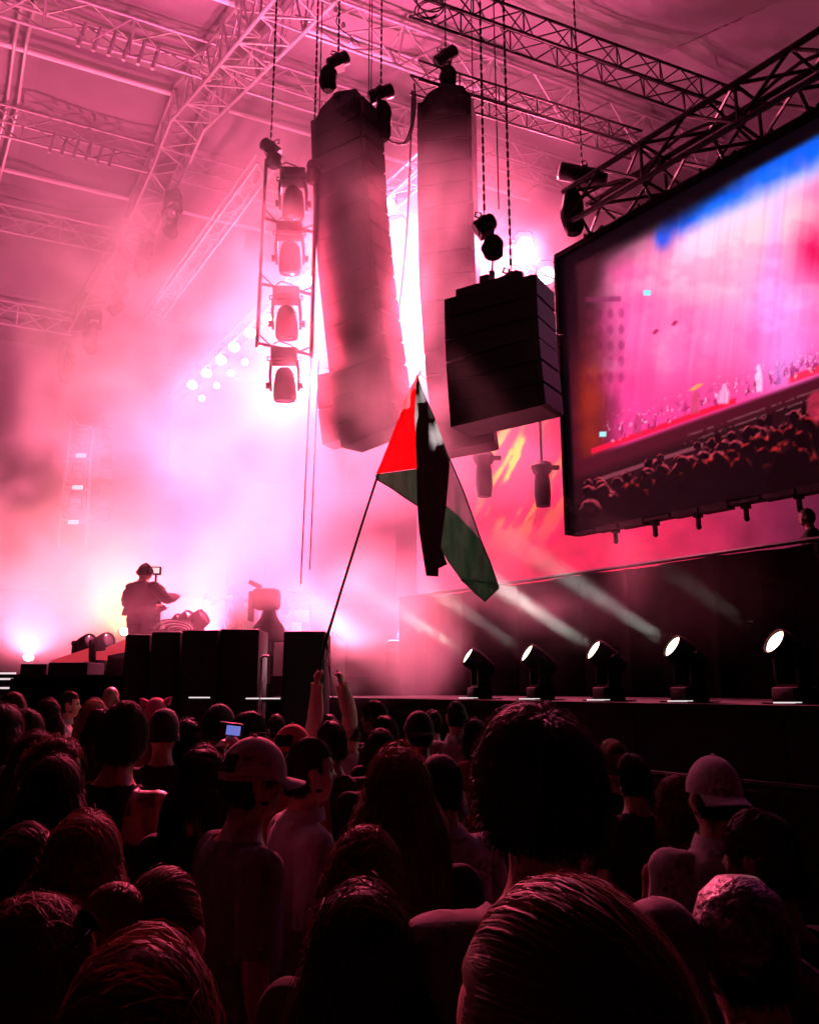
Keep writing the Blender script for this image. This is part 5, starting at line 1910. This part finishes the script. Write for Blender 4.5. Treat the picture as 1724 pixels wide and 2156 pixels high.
# ------------------------------------------------------------------ people on the stage
armsC = {1: ((.27, .10, 1.18), (.20, .33, 1.26), (0, 1, .15), (-1, 0, 0), 1.0), -1: ((-.29, .08, 1.16), (-.10, .30, 1.12), (.3, 1, 0), (1, 0, 0), 1.0)}
make_body('operator', False, 'skin', 'shirt_black', 2.0, arms=armsC, flow=.05, loose=.02)
cm = person('camera operator in a dark jacket and headphones standing on the platform', 305, 1186, 13.3, 'operator', 'crop', None, -28, None, group=None, zfoot=2.0)
cm.scale = (cm.scale[0] * 1.36, cm.scale[1] * 1.3, cm.scale[2])
hp = MB()
for s in (-1, 1):
    hp.lathe([(0, -.02), (.045, -.02), (.05, 0), (.045, .02), (0, .02)], (s * .08, .01, 1.63), 14, Matrix.Rotation(math.pi / 2, 3, 'Y'))
hp.tube([((.088 * math.cos(a)), .01, 1.64 + .125 * math.sin(a)) for a in np.linspace(0, math.pi, 13)], .012, 6)
inst('headphones', hp.mesh('headphones', 'black_metal', True), cm)
ct = Vector((*P(326, 1330, 13.9).xy, 2.0))
vc_ = thing('video_camera', 'broadcast video camera with viewfinder on a pedestal beside its operator', 'camera', ct, math.radians(8))
zc = P(330, 1240, 13.6).z - 2.0
MB().bbox((0, .1, zc), (.16, .5, .2), .02).build('body', 'black_metal', vc_, True)
MB().tube([(0, .35, zc), (0, .62, zc)], [.06, .09], 12).build('lens', 'black_metal', vc_)
MB().bbox((-.04, -.02, zc + .34), (.17, .1, .14), .015).build('viewfinder', 'black_metal', vc_)
MB().box((-.04, -.075, zc + .34), (.12, .01, .09)).build('screen', 'led_white', vc_)
MB().tube([(-.04, .0, zc + .1), (-.04, 0, zc + .28)], .02, 8).build('arm', 'black_metal', vc_)
MB().tube([(.06, -.1, zc - .05), (.16, -.35, zc - .2), (.22, -.38, zc - .22)], .014, 8).build('pan_bar', 'black_metal', vc_, True)
MB().lathe([(.28, .0), (.26, .05), (.1, .12), (.07, .5), (.06, zc - .12), (0, zc - .12)], (0, .1, 0), 14).build('pedestal', 'black_metal', vc_, True)

make_body('singer', True, 'skin', 'dress_pale', 1.0, dress=True, arms={1: ((.26, .10, 1.20), (.10, .30, 1.30), (-.3, 1, .4), (-1, 0, 0), .8), -1: ((-.25, .06, 1.16), (-.10, .30, 1.22), (.3, 1, .3), (1, 0, 0), .8)})
make_body('singer_reach', True, 'skin', 'dress_pale', 1.0, dress=True, arms={1: ((.34, .16, 1.28), (.42, .38, 1.34), (.3, 1, .1), (0, 0, -1), .4), -1: ((-.34, .16, 1.28), (-.46, .36, 1.32), (-.3, 1, .1), (0, 0, -1), .4)})
person('pale robed singer with a head covering, left side of the stage', 243, 1272, 30.6, 'singer', 'long_l', None, 150, None, group='performers on stage', zfoot=R1 + .01)
person('blond singer in a pale dress turned left, arm stretched', 487, 1236, 25.2, 'singer_reach', 'long_l', None, 95, None, group='performers on stage', zfoot=R2 + .01)
person('long haired singer leaning beside the stretched arm', 436, 1247, 25.0, 'singer_reach', 'long_l', None, -80, None, group='performers on stage', zfoot=R2 + .01, lean=6)
person('faint pale performer right of the two long haired singers', 512, 1250, 26.5, 'singer', 'long_l', None, 170, 'dark', group='performers on stage', zfoot=R2 + .01)
person('person in the dark at the right edge, head above the wing wall', 1700, 1068, 10.7, 'man_black', 'crop', None, 60, None, group=None, zfoot=2.38)
# ------------------------------------------------------------------ stage smoke
def smoke(blobs, wisps):
    ng = bpy.data.node_groups.new('smoke', 'GeometryNodeTree')
    ng.interface.new_socket('Geometry', in_out='OUTPUT', socket_type='NodeSocketGeometry')
    N, L = ng.nodes, ng.links

    def mth(op, a, b=None, c=None):
        n = N.new('ShaderNodeMath')
        n.operation = op
        for i, v in enumerate((a, b, c)):
            if v is None:
                continue
            if isinstance(v, (int, float)):
                n.inputs[i].default_value = v
            else:
                L.new(v, n.inputs[i])
        return n.outputs[0]
    pos = N.new('GeometryNodeInputPosition').outputs[0]

    def noise(scale, detail, off=(0, 0, 0), dist=0., rough=.55):
        n = N.new('ShaderNodeTexNoise')
        n.inputs['Scale'].default_value = scale
        n.inputs['Detail'].default_value = detail
        n.inputs['Distortion'].default_value = dist
        n.inputs['Roughness'].default_value = rough
        v = N.new('ShaderNodeVectorMath')
        v.operation = 'ADD'
        v.inputs[1].default_value = off
        L.new(pos, v.inputs[0])
        L.new(v.outputs[0], n.inputs['Vector'])
        return n.outputs[0]

    def total(bl):
        tot = None
        for c, r, amp in bl:
            s = N.new('ShaderNodeVectorMath')
            s.operation = 'SUBTRACT'
            L.new(pos, s.inputs[0])
            s.inputs[1].default_value = tuple(c)
            d = N.new('ShaderNodeVectorMath')
            d.operation = 'DIVIDE'
            L.new(s.outputs[0], d.inputs[0])
            d.inputs[1].default_value = r
            ln = N.new('ShaderNodeVectorMath')
            ln.operation = 'DOT_PRODUCT'
            L.new(d.outputs[0], ln.inputs[0])
            L.new(d.outputs[0], ln.inputs[1])
            e = mth('MAXIMUM', mth('SUBTRACT', 1.0, ln.outputs['Value']), 0.)
            e = mth('MULTIPLY', mth('MULTIPLY', e, e), amp)
            tot = e if tot is None else mth('ADD', tot, e)
        return tot
    n1 = noise(.17, 6, (0, 0, 0), .7)
    soft = mth('ADD', mth('MULTIPLY', mth('MAXIMUM', mth('SUBTRACT', n1, .42), 0.), 5.2), .10)
    n2 = noise(.42, 8, (11, 3, 5), 1.1, .60)
    hard = mth('MULTIPLY', mth('MAXIMUM', mth('SUBTRACT', n2, .48), 0.), 8.)
    dens = mth('ADD', mth('MULTIPLY', total(blobs), soft), mth('MULTIPLY', total(wisps), hard))
    dens = mth('MAXIMUM', mth('SUBTRACT', dens, .001), 0.)
    vc = N.new('GeometryNodeVolumeCube')
    L.new(dens, vc.inputs['Density'])
    vc.inputs['Min'].default_value = (-22, 5, 0.1)
    vc.inputs['Max'].default_value = (14, 43, 21)
    vc.inputs['Resolution X'].default_value = 190
    vc.inputs['Resolution Y'].default_value = 200
    vc.inputs['Resolution Z'].default_value = 110
    sm = N.new('GeometryNodeSetMaterial')
    L.new(vc.outputs[0], sm.inputs[0])
    m = bpy.data.materials.new('smoke')
    m.use_nodes = True
    nt = m.node_tree
    nt.nodes.clear()
    o = nt.nodes.new('ShaderNodeOutputMaterial')
    pv = nt.nodes.new('ShaderNodeVolumePrincipled')
    nt.links.new(pv.outputs[0], o.inputs['Volume'])
    pv.inputs['Color'].default_value = (.97, .95, .96, 1)
    pv.inputs['Anisotropy'].default_value = .3
    pv.inputs['Density'].default_value = 1
    sm.inputs['Material'].default_value = m
    go = N.new('NodeGroupOutput')
    L.new(sm.outputs[0], go.inputs[0])
    me = bpy.data.meshes.new('smoke')
    ob = bpy.data.objects.new('smoke', me)
    link(ob)
    me.materials.append(m)
    md = ob.modifiers.new('smoke_field', 'NODES')
    md.node_group = ng
    return tag(ob, 'pink lit stage smoke drifting round the speaker hangs', 'smoke', kind='stuff')


smoke([(P(520, 950, 24), (11, 11, 11), .085),
       (P(640, 1080, 18.5), (6.2, 6, 6.5), .12),
       (P(930, 620, 18.5), (6, 5, 7), .08),
       (P(150, 1240, 25), (9, 9, 4.0), .10),
       (P(330, 200, 19), (10, 8, 7), .10),
       (P(1230, 330, 20), (7, 5, 6), .12),
       (P(1400, 1110, 17), (7, 3.5, 3), .05),
       (Vector((2.0, 9.2, 2.8)), (3.3, 2.2, 1.1), .012),
       (P(800, 1330, 11.8), (1.35, 1.3, 1.35), .40),
       (P(612, 560, 11.2), (1.5, 1.6, 3.2), .12),
       (P(740, 720, 11.6), (1.8, 1.6, 4.0), .06),
       (P(962, 680, 12.2), (1.7, 1.6, 4.2), .07)],
      [(P(790, 1320, 12.6), (1.7, 1.7, 1.7), 1.3),
       (P(690, 1180, 14), (2.4, 2.0, 2.2), .22),
       (P(1010, 1265, 10.6), (1.9, 1.2, .9), .34),
       (P(1170, 1190, 9.8), (1.7, 1.3, .9), .36),
       (P(735, 700, 11.7), (1.7, 1.5, 3.4), .46),
       (P(720, 880, 11.7), (2.0, 1.5, 1.8), .75),
       (P(965, 700, 12.4), (1.6, 1.5, 4.4), .60),
       (P(600, 560, 11.6), (1.6, 1.7, 3.2), .26),
       (P(1040, 740, 9.3), (1.3, 1.0, 1.5), .12),
       (P(310, 1265, 12.2), (1.7, .9, 1.0), .55),
       (P(560, 1280, 12.6), (1.8, 1.2, 1.0), .45),
       (P(230, 640, 21), (4.0, 3.5, 5), .34),
       (P(330, 880, 19), (4.5, 3.5, 4), .26),
       (P(110, 1180, 19), (4.5, 3.5, 2.4), .34),
       (P(430, 760, 16.5), (2.6, 1.3, 2.4), .22),
       (P(260, 470, 17), (3.0, 1.4, 2.6), .30),
       (P(210, 1010, 18), (3.0, 1.4, 2.2), .42),
       (P(480, 250, 15), (2.6, 1.2, 2.2), .14),
       (P(1150, 180, 16), (4, 3, 3), .07)])
